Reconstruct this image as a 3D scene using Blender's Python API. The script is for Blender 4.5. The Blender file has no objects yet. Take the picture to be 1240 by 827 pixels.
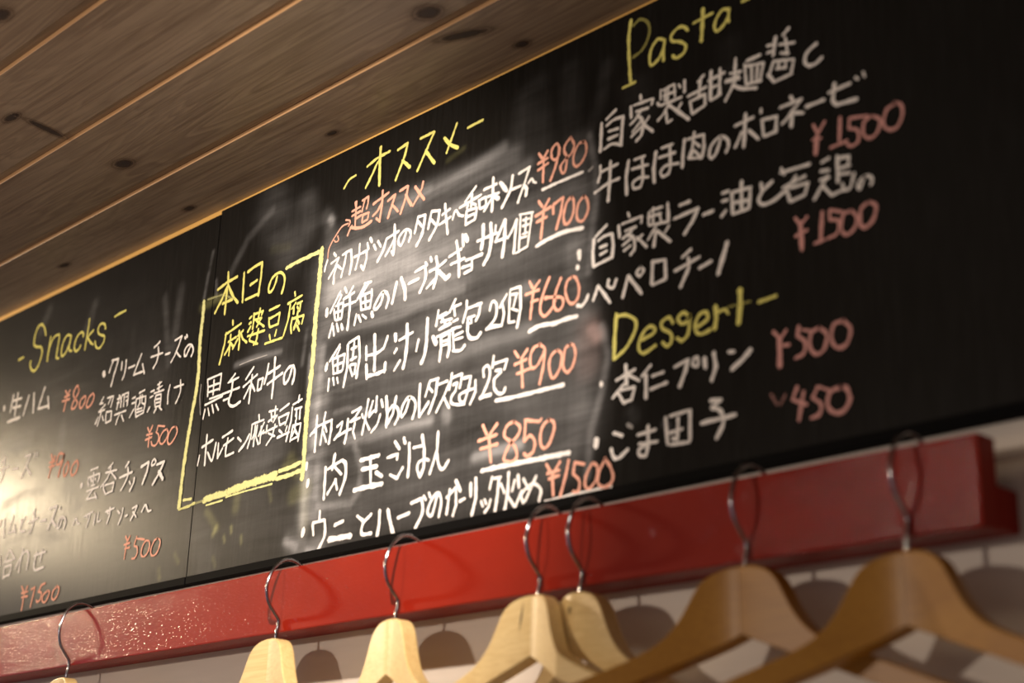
import bpy, bmesh, math, random
import numpy as np
from mathutils import Vector, Matrix
random.seed(7)
scene = bpy.context.scene
COL = scene.collection

# ---------------------------------------------------------------- camera
cam_data = bpy.data.cameras.new('camera')
cam = bpy.data.objects.new('camera', cam_data)
COL.objects.link(cam)
cam_data.sensor_fit = 'HORIZONTAL'
cam_data.sensor_width = 36.0
cam_data.lens = 56.4
RIGHT = Vector((0.68743, 0.72564, 0.02960))
UP = Vector((0.21670, -0.24385, 0.94529))
FWD = Vector((-0.69316, 0.64341, 0.32487))
m = Matrix((RIGHT, UP, -FWD)).transposed().to_4x4()
m.translation = Vector((0.0, -0.9, 1.6))
cam.matrix_world = m
cam_data.clip_start = 0.02
cam_data.dof.use_dof = True
cam_data.dof.focus_distance = 1.66
cam_data.dof.aperture_fstop = 3.9
cam_data.dof.aperture_blades = 9
scene.camera = cam

# ---------------------------------------------------------------- exposure, world, lamps
scene.view_settings.view_transform = 'Standard'
scene.view_settings.look = 'None'
scene.view_settings.gamma = 1.0
scene.view_settings.use_curve_mapping = False
scene.view_settings.exposure = 0.0

world = bpy.data.worlds.new('dim_room')
scene.world = world
world.use_nodes = True
world.node_tree.nodes['Background'].inputs[0].default_value = (1.0, 0.86, 0.86, 1)
world.node_tree.nodes['Background'].inputs[1].default_value = 0.18

def spot(name, loc, target, power, color, size, blend, radius):
    l = bpy.data.lights.new(name, 'SPOT')
    l.energy = power; l.color = color; l.spot_size = math.radians(size); l.spot_blend = blend
    l.shadow_soft_size = radius
    o = bpy.data.objects.new(name, l); COL.objects.link(o)
    o.location = loc
    o.rotation_euler = (Vector(target) - Vector(loc)).to_track_quat('-Z', 'Y').to_euler()
    return o
# warm track spot under the ceiling, just above the board
spot('ceiling_spotlight', (-0.75, -0.50, 2.27), (-1.31, 0.0, 1.92), 51, (1.0, 0.88, 0.76), 77, 1.0, 0.012)
# bare bulb hanging in the room, level with the rail
l = bpy.data.lights.new('room_bulb', 'POINT'); l.energy = 22; l.color = (1.0, 0.87, 0.74); l.shadow_soft_size = 0.03
o = bpy.data.objects.new('room_bulb', l); COL.objects.link(o); o.location = (-1.27, -1.34, 1.93)
# far warm lamp along the wall, mirrored in the board on the left
spot('wall_lamp', (-3.02, -0.46, 2.31), (-1.9, 0.0, 1.98), 80, (1.0, 0.79, 0.52), 110, 0.8, 0.05)

# cool daylight from a window at the far left end of the room
wl = bpy.data.lights.new('window_light', 'AREA'); wl.shape = 'RECTANGLE'; wl.size = 0.65; wl.size_y = 0.9
wl.energy = 2.4; wl.color = (0.80, 0.74, 1.0)
o = bpy.data.objects.new('window_light', wl); COL.objects.link(o); o.location = (-3.5, -0.95, 1.85)
o.rotation_euler = Vector((1, 0, 0)).to_track_quat('-Z', 'Y').to_euler()

# chalk strokes: width then points, tenths of a millimetre on the board plane; ~ curved, * faint
WRITING = """
@yellow chalk heading reading Snacks|yellow|l
~38 1407,3669 1347,3780 1246,3856 1156,3839 1105,3754 1094,3659 1126,3589 1231,3549 1318,3525 1362,3460 1351,3367 1302,3275 1222,3225 1126,3259 1071,3332 1070,3388;~37 1554,3615 1547,3514 1538,3394 1542,3284;~37 1533,3340 1575,3507 1660,3590 1764,3593 1792,3553 1787,3446 1780,3340 1784,3278 1847,3255;~36 2108,3500 2012,3529 1934,3480 1899,3380 1909,3297 1953,3263 2028,3304 2093,3403 2110,3493;~36 2108,3500 2100,3428 2093,3349 2117,3304 2179,3277;~36 2439,3410 2427,3459 2364,3484 2284,3452 2237,3383 2238,3303 2293,3251 2364,3268 2398,3307;35 2548,3622 2544,3511 2530,3356 2517,3221;35 2683,3438 2550,3377;~35 2550,3377 2629,3300 2716,3241;~34 2985,3387 2960,3445 2880,3481 2812,3460 2802,3397 2849,3347 2955,3303 2985,3277 2975,3214 2914,3164 2841,3167 2781,3220 2756,3278;38 715,3480 850,3491;34 3187,3494 3290,3508 3440,3514
@white chalk item reading クリームチーズの|white|l
66 3069,2806 3095,2762;32 3285,2924 3235,2852 3204,2777;32 3244,2920 3391,2907;~32 3391,2907 3369,2823 3324,2707 3288,2583;31 3491,2847 3493,2746;~31 3586,2851 3591,2750 3574,2667 3539,2614;31 3663,2732 3797,2737;31 3931,2849 3872,2751 3798,2619;30 3798,2619 4032,2618;30 3979,2715 4042,2585;30 4323,2914 4274,2889 4206,2868;30 4157,2760 4407,2755;~30 4296,2853 4317,2775 4294,2671 4231,2606;30 4477,2721 4573,2721;29 4655,2850 4798,2872;29 4798,2872 4753,2774 4679,2659 4613,2595;29 4705,2713 4764,2652 4812,2617;29 4865,2844 4880,2817;29 4899,2863 4913,2831;~29 5004,2699 4962,2643 4928,2603 4895,2617 4893,2682 4948,2724 5011,2718 5064,2668 5068,2619 5040,2573
@white chalk item reading 紹興酒漬け|white|l
28 3140,2480 3069,2406;27 3069,2406 3140,2405;28 3198,2374 3061,2308;27 3061,2308 3200,2312;27 3121,2302 3103,2225 3064,2133;28 3063,2245 3009,2168;27 3158,2239 3200,2175;27 3241,2447 3380,2444;27 3380,2444 3361,2373 3339,2316;27 3315,2426 3275,2366;27 3255,2276 3246,2210 3263,2133;27 3256,2270 3374,2259 3376,2197 3375,2148;27 3270,2131 3387,2146;27 3521,2428 3514,2355 3489,2255;27 3536,2412 3588,2328;27 3582,2409 3573,2343 3578,2269;27 3582,2409 3637,2417;27 3637,2417 3641,2342 3647,2261;27 3660,2418 3727,2417;27 3727,2417 3733,2336 3726,2258;27 3681,2371 3725,2374;27 3691,2320 3724,2326;27 3485,2386 3531,2383;27 3488,2336 3535,2333;26 3457,2194 3716,2199;27 3574,2178 3530,2119 3513,2067;26 3623,2162 3685,2077;26 3836,2321 3902,2326;26 3838,2260 3904,2259;26 3816,2095 3898,2182;26 3984,2358 4102,2373;26 3930,2296 3930,2187 3964,2072;26 3930,2296 4140,2291 4145,2205 4124,2096;26 3964,2072 4130,2094;26 4013,2322 4020,2230 3985,2189;26 4058,2319 4066,2221 4125,2197;26 3968,2162 4078,2158;26 3976,2124 4107,2123;26 4242,2319 4317,2322;26 4244,2253 4308,2258;26 4212,2084 4256,2135;26 4382,2374 4464,2393;25 4381,2327 4484,2341;25 4325,2283 4531,2285;26 4420,2401 4421,2281;26 4373,2255 4354,2188 4379,2111;25 4374,2249 4481,2245 4488,2096;25 4383,2200 4470,2194;25 4392,2156 4478,2151;25 4386,2110 4486,2108;25 4405,2089 4364,2043;25 4467,2094 4529,2047;~25 4657,2317 4634,2214 4646,2094;25 4751,2263 4946,2263;~25 4873,2330 4895,2208 4867,2132 4817,2066
@pink chalk price reading ¥500 under the Snacks heading, upper right|pink|l
27 4250,1893 4307,1818;27 4356,1897 4302,1813 4307,1653;27 4245,1805 4364,1801;27 4228,1749 4361,1761;26 4477,1874 4465,1824 4448,1803;26 4478,1871 4620,1839;~26 4448,1803 4510,1757 4513,1687 4457,1644 4391,1662 4360,1708;~26 4680,1795 4609,1785 4547,1727 4547,1669 4606,1635 4681,1679 4711,1743 4680,1795;~26 4856,1792 4785,1787 4726,1717 4720,1638 4777,1604 4851,1649 4900,1720 4880,1776 4846,1794
@white chalk item reading 生ハム|white|l
59 487,2835 472,2886;40 707,2998 675,2764;39 702,2916 953,2907;39 832,3000 820,2689;39 730,2815 955,2798;49 639,2642 971,2639;39 1159,2900 1064,2649;39 1292,2906 1319,2773 1336,2636;38 1577,2928 1463,2658;38 1463,2658 1740,2650;38 1696,2771 1756,2608
@pink chalk price reading ¥800|pink|l
34 2146,2765 2213,2693;34 2263,2748 2213,2693 2161,2496;34 2141,2682 2266,2682;33 2097,2634 2279,2628;~33 2481,2716 2444,2769 2381,2724 2372,2654 2450,2587 2489,2528 2427,2476 2361,2495 2382,2562 2454,2625 2499,2693 2478,2730;~33 2646,2586 2569,2550 2562,2475 2618,2445 2678,2503 2691,2571 2645,2593;~32 2863,2587 2776,2547 2734,2467 2769,2422 2848,2444 2902,2522 2877,2578
@white chalk item reading チーズ|white|l
39 721,2152 677,2113 597,2100;39 571,1997 845,2004;~39 706,2108 731,1970 701,1882 650,1817;38 971,1944 1122,1938;38 1283,2062 1424,2070;38 1424,2070 1360,1944 1257,1785;38 1348,1920 1408,1865 1485,1800;37 1531,2065 1543,2017;37 1600,2059 1609,2006
@pink chalk price reading ¥900 on the left board|pink|l
36 1984,1967 2037,1875;36 2086,1930 2026,1819 1982,1674;36 1963,1868 2090,1866;36 1965,1811 2105,1806;~36 2302,1918 2196,1943 2150,1874 2154,1811 2229,1811 2310,1885 2315,1916 2297,1837 2258,1743 2233,1640;~35 2428,1802 2367,1749 2359,1663 2397,1626 2460,1672 2463,1758 2427,1808;~35 2665,1780 2578,1739 2541,1658 2586,1604 2665,1625 2706,1705 2679,1772
@white chalk item reading 雲呑チップス|white|l
57 2851,1457 2848,1420;28 3033,1592 3205,1602;28 3003,1518 2993,1458 3024,1405;28 2993,1507 3259,1518;28 3259,1518 3259,1464 3234,1420;28 3111,1555 3132,1412;28 3057,1484 3090,1461;28 3164,1473 3181,1452;28 3076,1451 3106,1452;28 3089,1394 3171,1394;28 2996,1342 3272,1353;28 3157,1354 3066,1289 3008,1238;28 3008,1238 3240,1238;28 3193,1294 3252,1219;28 3550,1596 3459,1545;27 3400,1501 3654,1495;28 3511,1567 3512,1506 3452,1421 3321,1340;27 3514,1500 3662,1387;28 3385,1360 3391,1311 3452,1242;27 3422,1348 3624,1351;27 3624,1351 3600,1254;27 3453,1236 3612,1252;33 3916,1546 3851,1492;32 3740,1386 4017,1409;~32 3908,1482 3926,1391 3869,1294 3800,1225;32 3976,1307 4006,1267;~32 4080,1331 4070,1274 4001,1186;37 4206,1436 4363,1470;37 4363,1470 4343,1358 4269,1225;~29 4476,1485 4435,1458 4437,1417 4479,1416 4516,1444 4488,1481;36 4544,1405 4697,1419;36 4697,1419 4616,1301 4492,1184;51 4602,1320 4704,1218
@white chalk note reading 〜サルサソース〜|white|l
~27 2757,968 2795,1039 2818,1041 2870,974 2913,970;26 2997,1034 3209,1069;27 3051,1050 3084,1009;27 3143,1054 3133,996 3087,896;26 3262,1037 3264,978 3254,902;~26 3342,1037 3330,968 3345,925 3406,934;30 3505,1020 3691,1039;30 3536,1033 3567,993;~30 3598,1059 3604,976 3563,876;29 3777,997 3831,955;~29 3896,1009 3881,924 3824,828;29 3962,901 4010,911;29 4105,972 4202,992;29 4202,992 4164,918 4090,837;29 4129,928 4207,860;~29 4316,901 4367,962 4399,963 4454,892 4518,889
@pink chalk price reading ¥500 under the Snacks heading, lower right|pink|l
28 4022,663 4064,617;28 4120,655 4059,590 4043,405;27 4009,568 4126,575;27 4030,520 4137,523;27 4268,630 4237,555 4232,527;27 4258,609 4444,573;~27 4232,527 4300,502 4314,433 4271,388 4211,387;~27 4543,543 4469,552 4408,488 4403,410 4461,378 4529,405 4566,478 4551,536;~26 4728,546 4658,533 4602,451 4615,383 4681,364 4745,400 4780,484 4761,530 4706,551
@white chalk item reading ハムとチーズの|white|l
40 840,1298 818,1229;39 933,1304 953,1185 981,1059;39 1174,1308 1086,1096;39 1086,1096 1269,1109;39 1235,1184 1276,1083;38 1396,1225 1420,1183;~38 1496,1243 1434,1182 1400,1110 1437,1073 1543,1065;38 1737,1309 1697,1264;38 1609,1157 1845,1186;~38 1732,1278 1743,1188 1727,1103 1671,1023;37 1910,1133 2061,1133;37 2117,1258 2301,1268;37 2301,1268 2243,1154 2137,1002;47 2202,1116 2325,1019;32 2375,1215 2398,1242;~32 2478,1096 2439,1003 2397,979 2373,1006 2395,1083 2462,1110 2542,1080 2568,1022 2537,951
@white chalk item reading 盛り合わせ|white|l
37 1201,877 1132,791 1062,704;37 1201,877 1358,737;37 1122,729 1307,731;37 1113,667 1104,605 1114,522;37 1127,665 1296,676;37 1296,676 1289,608 1264,555;37 1136,538 1278,553;37 947,827 971,696;36 1552,838 1524,704 1514,550;~36 1409,600 1493,721 1603,794 1696,782 1727,716 1716,563;35 1868,711 2151,730;35 2068,766 2044,616;~35 1933,752 1901,633 1911,546 1979,526 2150,542
@pink chalk price reading ¥1500 on the left board|pink|l
33 1643,362 1705,301;33 1797,348 1732,244 1716,67;32 1666,278 1815,280;32 1681,223 1830,225;32 1991,314 1966,201 1935,81;32 1904,297 1991,314;32 2154,322 2241,334;32 2154,322 2114,265 2089,250;~32 2089,250 2179,223 2163,145 2095,126 2070,151;~31 2321,233 2224,191 2224,121 2300,104 2357,159 2378,218 2320,237;~31 2545,261 2468,217 2451,141 2513,108 2588,161 2604,237 2544,265
@yellow chalk heading reading 本日の|yellow|r
38 5642,3427 5660,3310 5650,3182 5646,2930;39 5459,3266 5631,3305 5833,3324;39 5657,3263 5561,3122 5444,2991;~38 5666,3267 5777,3114 5890,3004;38 5589,3067 5784,3072;38 5966,3336 5973,3158 5982,2987;37 6034,3323 6162,3354 6292,3365;37 6301,3369 6304,3212 6280,2988;37 6106,3153 6234,3178;37 6043,3001 6267,3008;~36 6610,3120 6577,3026 6521,2972 6477,2983 6469,3042 6527,3130 6642,3157 6729,3111 6758,3024 6720,2899
@yellow chalk heading reading 麻婆豆腐|yellow|r
33 5823,2814 5835,2759;32 5699,2675 5997,2738;33 5716,2694 5698,2560 5634,2350;32 5772,2577 5922,2600;32 5809,2655 5808,2535 5807,2415;33 5818,2533 5723,2439;32 5824,2554 5881,2495;32 6048,2645 5950,2605;32 5970,2658 5994,2538 5990,2439;32 5955,2570 5874,2474;32 6003,2627 6053,2547 6137,2488;32 6154,2757 6189,2771;32 6153,2694 6190,2703;32 6138,2607 6187,2658;32 6232,2795 6235,2709 6229,2620;32 6244,2781 6400,2783;32 6400,2783 6378,2743;32 6345,2825 6318,2712;31 6253,2716 6383,2708;32 6383,2708 6303,2625;31 6293,2695 6444,2597;31 6146,2554 6460,2549;31 6344,2593 6333,2539 6312,2426;32 6243,2588 6188,2516 6192,2493;31 6192,2493 6349,2423;31 6330,2562 6332,2483 6275,2429;31 6522,2758 6705,2770;31 6525,2673 6534,2604 6552,2566;31 6536,2660 6722,2682;31 6722,2682 6702,2558;31 6558,2559 6710,2562;31 6561,2475 6583,2414;31 6683,2502 6664,2440;30 6491,2391 6804,2387;30 6965,2855 6980,2807;30 6855,2749 7101,2782;30 6902,2726 6886,2575 6820,2403;30 6999,2725 6935,2674;30 6968,2688 6973,2609;30 7027,2706 7113,2713;30 7087,2714 7081,2616 7046,2619;30 7031,2672 7052,2645;30 6957,2569 6941,2485 6961,2398;30 6967,2556 7159,2548;30 7159,2542 7135,2461;30 7048,2602 7034,2507 6998,2450;30 7048,2536 7090,2471;30 7037,2484 7000,2427;30 7057,2457 7100,2393
@broad pale yellow chalk box drawn around the dish of the day|pale|r
58 6765,3174 6968,3194 7183,3200 7368,3205;89 7380,3220 7377,2874 7362,2517 7368,1984 7331,1471 7336,1086 7330,793;77 5194,3193 5202,3092 5192,2750 5224,2365 5216,2118 5172,1889 5137,1613 5102,1246 5093,833;37 5097,814 5291,822 5400,842;37 5163,905 5326,898;89 5576,842 5808,860 6085,853;102 6037,869 6321,886 6671,900 6885,908;55 6890,864 7128,868 7319,887;55 6923,936 7119,946 7282,969;25 6000,813 6389,823 6825,823;26 5633,780 5943,787;*36 5097,814 5576,842;*28 5269,3194 5568,3178 5811,3068
@white chalk item reading 黒毛和牛の|white|r
28 5425,2221 5451,2118 5458,2020;27 5435,2219 5696,2232;27 5696,2232 5686,2047;27 5460,2128 5674,2129;27 5558,2187 5566,2015;27 5460,2065 5665,2063;27 5503,1982 5763,1986;27 5434,1928 5757,1965;27 5424,1930 5653,1952;28 5432,1877 5410,1773;27 5491,1877 5530,1790;27 5565,1902 5610,1803;27 5644,1892 5703,1818;29 5972,2173 5861,2096;29 5847,2095 6041,2114;29 5754,1986 6073,1995;29 5785,1909 5898,1914;~36 5937,2094 5926,1975 5892,1893 5909,1839 5990,1804 6113,1829;31 6316,2172 6184,2061;31 6149,1985 6394,2072;31 6300,2087 6287,1924 6281,1777;31 6271,1971 6178,1852;31 6306,1986 6373,1895;31 6421,2006 6419,1891;31 6421,2006 6511,2009;31 6511,2009 6482,1895;31 6428,1889 6490,1899;35 6591,2146 6571,2029 6539,1938;35 6588,2037 6804,2077;35 6595,1921 6859,1990;37 6701,2193 6709,2000 6698,1748;~37 7022,2009 6983,1910 6928,1862 6896,1885 6897,1971 6968,2026 7037,2027 7069,1977 7070,1902 7044,1833;*15 5312,2187 5306,2044 5352,1830;*14 6044,2253 6220,2260 6550,2254
@white chalk item reading ホルモン麻婆豆腐|white|r
22 5410,1366 5386,1253;32 5521,1575 5523,1446 5529,1235;32 5445,1449 5650,1496;~32 5564,1372 5648,1269 5682,1297 5714,1451;31 5764,1436 5768,1271;~31 5768,1271 5803,1309 5851,1366;31 5831,1490 6013,1529;31 5866,1391 6045,1441;~31 5940,1460 5918,1354 5923,1266;31 5923,1266 6069,1279;35 6130,1431 6192,1382;~35 6340,1430 6270,1346 6171,1279;28 6485,1614 6504,1540;28 6380,1531 6584,1541;28 6380,1531 6371,1403 6325,1282;28 6437,1509 6433,1285;28 6439,1434 6394,1367;28 6549,1478 6547,1296;28 6597,1511 6509,1378;28 6561,1390 6600,1425;28 6474,1502 6463,1386 6521,1290;27 6672,1610 6822,1607;27 6782,1647 6775,1499;28 6669,1503 6711,1517;27 6708,1608 6732,1497;27 6735,1539 6822,1543;27 6822,1543 6760,1481;27 6596,1394 6837,1424;27 6799,1452 6762,1332 6668,1254;28 6656,1468 6650,1384;27 6686,1378 6807,1324;27 6869,1582 7018,1627;27 6851,1516 6879,1437;27 6861,1509 7031,1530;27 7031,1530 6977,1408;27 6880,1426 6982,1439;27 6878,1374 6936,1332;27 7014,1391 6994,1342;31 6854,1299 7057,1320;27 7190,1682 7182,1610;27 7090,1602 7239,1631;27 7084,1577 7077,1431 7017,1233;27 7165,1540 7149,1470;27 7161,1510 7170,1435;27 7131,1547 7249,1545;27 7223,1550 7222,1425;27 7117,1382 7087,1215;26 7118,1376 7252,1377;26 7252,1377 7224,1196;27 7162,1426 7157,1333 7114,1268;26 7160,1311 7235,1246;26 7102,1228 7226,1247;26 7136,1368 7207,1272
@yellow chalk heading reading オススメ|yellow|r
~30 7692,3810 7774,3882 7883,3900;36 8065,3939 8212,3981 8423,3993;45 8270,4088 8269,3940 8283,3664;36 8237,3935 8161,3827 8061,3703;35 8551,3965 8704,3988;~35 8704,3988 8663,3856 8609,3757 8541,3634;41 8635,3821 8756,3710;34 8898,3973 9098,3978;~34 9108,3974 9009,3828 8874,3629;40 8991,3806 9132,3632;31 9441,3953 9381,3832 9304,3681;41 9263,3857 9347,3759 9467,3684;30 9600,3849 9815,3859
@pink chalk note reading 超オススメ with a curling arrow|pink|r
29 7903,3594 7921,3528;29 7858,3502 7995,3516;29 7863,3451 8000,3465;29 7923,3593 7924,3329;29 7933,3403 8021,3415;~29 7874,3343 7837,3299 7809,3252;~38 7851,3328 7969,3288 8083,3277 8193,3300;31 8022,3574 8118,3589;31 8118,3589 8117,3513 8097,3464;31 8063,3573 8026,3452;31 8046,3414 8038,3328;31 8046,3408 8143,3407;31 8143,3407 8126,3336;31 8043,3327 8126,3336;35 8208,3480 8448,3532;35 8349,3584 8349,3410 8323,3256;35 8331,3254 8272,3304;35 8338,3446 8281,3377 8212,3348;35 8440,3442 8554,3478;35 8554,3478 8515,3382 8456,3255;34 8507,3385 8616,3277;34 8622,3495 8751,3509;34 8751,3509 8734,3434 8702,3347 8650,3240;40 8719,3427 8814,3282;29 8978,3485 8968,3425 8914,3347 8837,3270;42 8860,3464 8926,3385 9007,3287;~21 7502,3090 7509,3182 7560,3256 7636,3323 7714,3379 7812,3383;~20 7766,3435 7826,3412 7845,3385 7816,3349;~20 7648,3292 7665,3238 7621,3234 7593,3258
@white chalk item reading 初ガツオのタタキ〜香味ソース〜|white|r
34 7496,3069 7469,3010 7458,2958;38 7600,3117 7638,3074;32 7561,3013 7691,3043;32 7691,3043 7626,2946 7536,2855;31 7666,2968 7747,2903;38 7651,2950 7626,2870 7628,2777;33 7747,3055 7884,3077;42 7884,3077 7914,2945 7887,2812;34 7812,3064 7792,2945 7748,2816;33 7951,2978 8150,2993;33 8150,2993 8151,2902 8113,2795;33 8113,2795 8067,2855;33 8028,3097 8024,2968 7981,2835;33 8150,3073 8176,3002;39 8194,3115 8223,3064;39 8258,3022 8295,2964;32 8318,3048 8372,2974;~41 8453,3026 8408,2916 8331,2826;32 8452,3031 8642,3062;32 8579,2995 8509,2909 8453,2851;32 8577,2828 8542,2879;42 8574,3145 8586,2993 8577,2828;~34 8758,3024 8734,2958 8693,2901 8653,2923 8648,2982 8712,3038 8780,3039 8828,2994 8825,2943 8805,2907;33 8930,3132 8890,2966;33 8930,3126 9035,3116;~39 9035,3116 9021,3001 8991,2906 8923,2827;33 8934,3078 8998,3007;33 9129,3125 9090,2955;33 9129,3125 9247,3100;33 9128,3042 9206,2958;~37 9247,3100 9220,2964 9113,2835;30 9251,2950 9413,2985;30 9288,3042 9401,3070;34 9324,3144 9348,3004 9381,2821;~30 9444,2950 9468,3020 9496,3021 9534,2969 9592,2942;32 9758,3191 9705,3151 9612,3078;31 9537,3040 9833,3082;32 9706,3131 9699,3001;32 9656,3035 9644,3008;31 9697,3042 9768,3001;31 9638,2979 9633,2840;31 9638,2979 9784,2966;31 9784,2966 9762,2862;31 9649,2915 9746,2917;31 9633,2840 9763,2857;31 9807,3039 9826,2943;31 9821,3035 9903,3040;31 9903,3040 9908,2949;31 9833,2941 9908,2949;31 9872,3120 10047,3126;31 9930,3032 10079,3027;37 9996,3202 9998,3031 9992,2869;29 9986,3005 9883,2901;48 10012,3017 10075,2968;48 10094,3122 10185,3014;~36 10259,3144 10232,3009 10126,2864;30 10252,3003 10369,3006;30 10338,3134 10480,3158;30 10480,3158 10420,3020 10336,2850;43 10408,3004 10449,2952 10438,2887;~26 10466,3000 10510,3031 10537,2993 10569,2973
@orange pink chalk price reading ¥980|pink|r
30 10584,3258 10631,3194;30 10699,3250 10650,3192 10645,2955;30 10575,3158 10701,3176;29 10577,3093 10709,3124;~29 10839,3237 10817,3276 10767,3261 10744,3210 10758,3152 10803,3128 10842,3164 10850,3224;29 10843,3236 10830,3134 10793,3039 10740,2940;~29 10984,3281 10924,3238 10907,3176 10939,3117 10941,3059 10919,2970 10881,2977 10867,3044 10928,3092 11000,3126 11029,3194 10991,3274;~29 11145,3184 11084,3185 11026,3099 11028,3012 11065,2976 11125,2999 11177,3077 11169,3166 11133,3190
@white chalk underline beneath the price ¥980|white|r
31 10641,2886 10822,2895 11139,2900
@faint white chalk bullet right of the price ¥980|white|r
*26 11211,2886 11258,2909
@white chalk item reading 鮮魚のハーブ水ギョーザ4個|white|r
60 7548,2518 7547,2454;33 7756,2660 7683,2571 7604,2467;33 7733,2644 7777,2611 7720,2529;33 7667,2489 7696,2375 7731,2351;33 7689,2516 7818,2526;33 7818,2526 7803,2360;33 7722,2358 7803,2360;33 7738,2514 7746,2363;33 7704,2448 7811,2443;33 7658,2342 7616,2203;33 7670,2307 7698,2205;33 7726,2326 7768,2231;41 7810,2295 7832,2237;35 7827,2684 7865,2621;35 7966,2659 7894,2582;35 7815,2559 7989,2589;35 7831,2486 8024,2486;39 7917,2586 7932,2445 7915,2212;32 8255,2632 8143,2645;33 8160,2630 8046,2501;32 8208,2623 8107,2528;32 8093,2510 8122,2367;32 8100,2519 8272,2528;32 8270,2550 8277,2475 8257,2355;32 8107,2444 8273,2434;32 8173,2501 8193,2370;32 8122,2367 8264,2363;32 8046,2344 8025,2234;32 8079,2325 8126,2246;32 8143,2315 8211,2262;53 8293,2304 8312,2258;~36 8455,2471 8433,2373 8361,2319 8327,2348 8368,2410 8439,2475 8502,2459 8546,2386 8516,2296;42 8656,2523 8628,2407 8605,2320;49 8721,2552 8792,2416 8800,2312;35 8840,2460 8987,2473;34 8929,2557 9073,2580;~38 9073,2580 9090,2451 9012,2327;36 9079,2614 9104,2577;36 9149,2646 9167,2601;40 9230,2629 9257,2546;32 9145,2505 9238,2511;32 9260,2505 9238,2411 9113,2342;32 9377,2554 9280,2520;38 9251,2528 9251,2427 9215,2321;49 9276,2471 9389,2371 9437,2388;31 9418,2578 9591,2610;31 9451,2494 9638,2503;37 9515,2712 9561,2524 9572,2338;33 9596,2754 9617,2628;53 9632,2734 9670,2668;31 9661,2477 9743,2475;31 9743,2475 9748,2385;31 9609,2417 9746,2415;31 9647,2353 9749,2365;34 9750,2473 9885,2480;32 9809,2624 10071,2633;44 9883,2771 9889,2651 9869,2528;~44 9985,2751 10000,2590 9973,2451 9910,2370;28 10054,2712 10050,2654;34 10171,2736 10123,2653 10055,2550;34 10055,2550 10206,2551;39 10178,2734 10180,2539 10155,2372;28 10330,2690 10269,2591 10220,2538;33 10330,2690 10305,2370;24 10367,2724 10541,2696;24 10381,2714 10369,2361;24 10529,2694 10483,2397;24 10409,2657 10498,2650;24 10453,2673 10446,2512;24 10411,2599 10488,2596;24 10414,2521 10478,2522;24 10377,2493 10466,2487;24 10331,2362 10483,2387
@orange pink chalk price reading ¥700|pink|r
33 10600,2787 10646,2720;33 10732,2770 10666,2695 10638,2418;33 10560,2654 10754,2688;33 10582,2591 10706,2606;32 10787,2611 10784,2698;32 10784,2698 10907,2732;32 10907,2732 10880,2593 10829,2453;~32 11011,2705 10951,2666 10917,2563 10932,2479 10980,2470 11033,2548 11036,2659 11011,2703;~31 11162,2668 11097,2622 11075,2517 11101,2453 11160,2445 11212,2523 11198,2620 11156,2670
@white chalk underline beneath the price ¥700|white|r
~41 10583,2362 10738,2389 10934,2399 11150,2374
@white chalk item reading 鯛出汁小籠包 2個|white|r
59 7614,1923 7599,1869;33 7808,2084 7742,2021 7653,1941;33 7792,2077 7812,2047 7763,1974;32 7699,1968 7734,1793;32 7708,1955 7901,1964;32 7901,1964 7877,1804;32 7734,1793 7870,1795;32 7789,1958 7798,1801;32 7733,1877 7885,1885;32 7665,1756 7662,1632;32 7730,1753 7755,1675;32 7796,1739 7818,1683;32 7954,2067 8102,2095;32 8001,1994 8080,1997;32 8042,2057 8029,1874;32 7997,1881 8090,1891;32 7987,1822 8046,1707;32 8002,1829 8089,1820;32 8089,1820 8076,1721;38 7940,2049 7955,1818 7912,1622;38 8110,2093 8146,1879 8112,1672;44 8361,2060 8378,1878 8388,1684;36 8239,1966 8252,1825;~35 8248,1867 8418,1859 8514,1888;35 8565,1993 8514,1888;42 8257,1773 8279,1627;41 8299,1653 8437,1644 8556,1658;41 8550,1729 8543,1641;51 8678,1987 8691,1923;33 8713,1833 8679,1796;32 8775,1705 8693,1624;32 8744,1911 8939,1946;44 8851,2046 8865,1869 8849,1694 8826,1615;45 9149,2036 9151,1803 9131,1680 9087,1607;30 9033,1855 9005,1743;54 9241,1831 9289,1752;29 9303,2077 9278,1931;29 9300,2014 9418,2024;29 9322,1999 9440,2014;29 9358,1990 9389,1944;29 9537,2127 9461,2019;29 9493,2055 9616,2063;29 9520,2058 9540,1966;29 9402,1950 9406,1901;29 9337,1888 9474,1913;29 9346,1954 9500,1946;29 9323,1881 9489,1900;29 9299,1818 9548,1838;35 9356,1815 9364,1687 9351,1570;34 9473,1817 9483,1660 9460,1589;27 9370,1802 9473,1817;27 9374,1753 9464,1751;27 9376,1713 9459,1714;27 9516,1913 9584,1921;27 9506,1848 9630,1838;27 9522,1815 9547,1627;27 9552,1769 9660,1783;26 9554,1730 9663,1729;~34 9533,1630 9616,1609 9657,1616 9695,1646;30 9698,2072 9702,1994 9655,1870;30 9709,1992 9903,1997;30 9890,1995 9869,1895 9831,1847;30 9721,1893 9815,1899;~36 9723,1864 9729,1757 9773,1694 9854,1681 9905,1716;26 9762,1893 9778,1841 9738,1841;~28 10014,1898 10037,1968 10076,1968 10104,1923 10096,1821 10034,1761 9977,1732;35 9977,1732 10087,1734 10179,1717;26 10237,2003 10145,1894;26 10175,1944 10206,1823 10179,1717;25 10275,2013 10268,1724;25 10281,2030 10402,2027;25 10296,1979 10372,1969;25 10360,1963 10326,1859;25 10301,1847 10379,1809;25 10268,1724 10345,1715;31 10408,2026 10417,1818 10379,1651
@orange pink chalk price reading ¥660|pink|r
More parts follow.
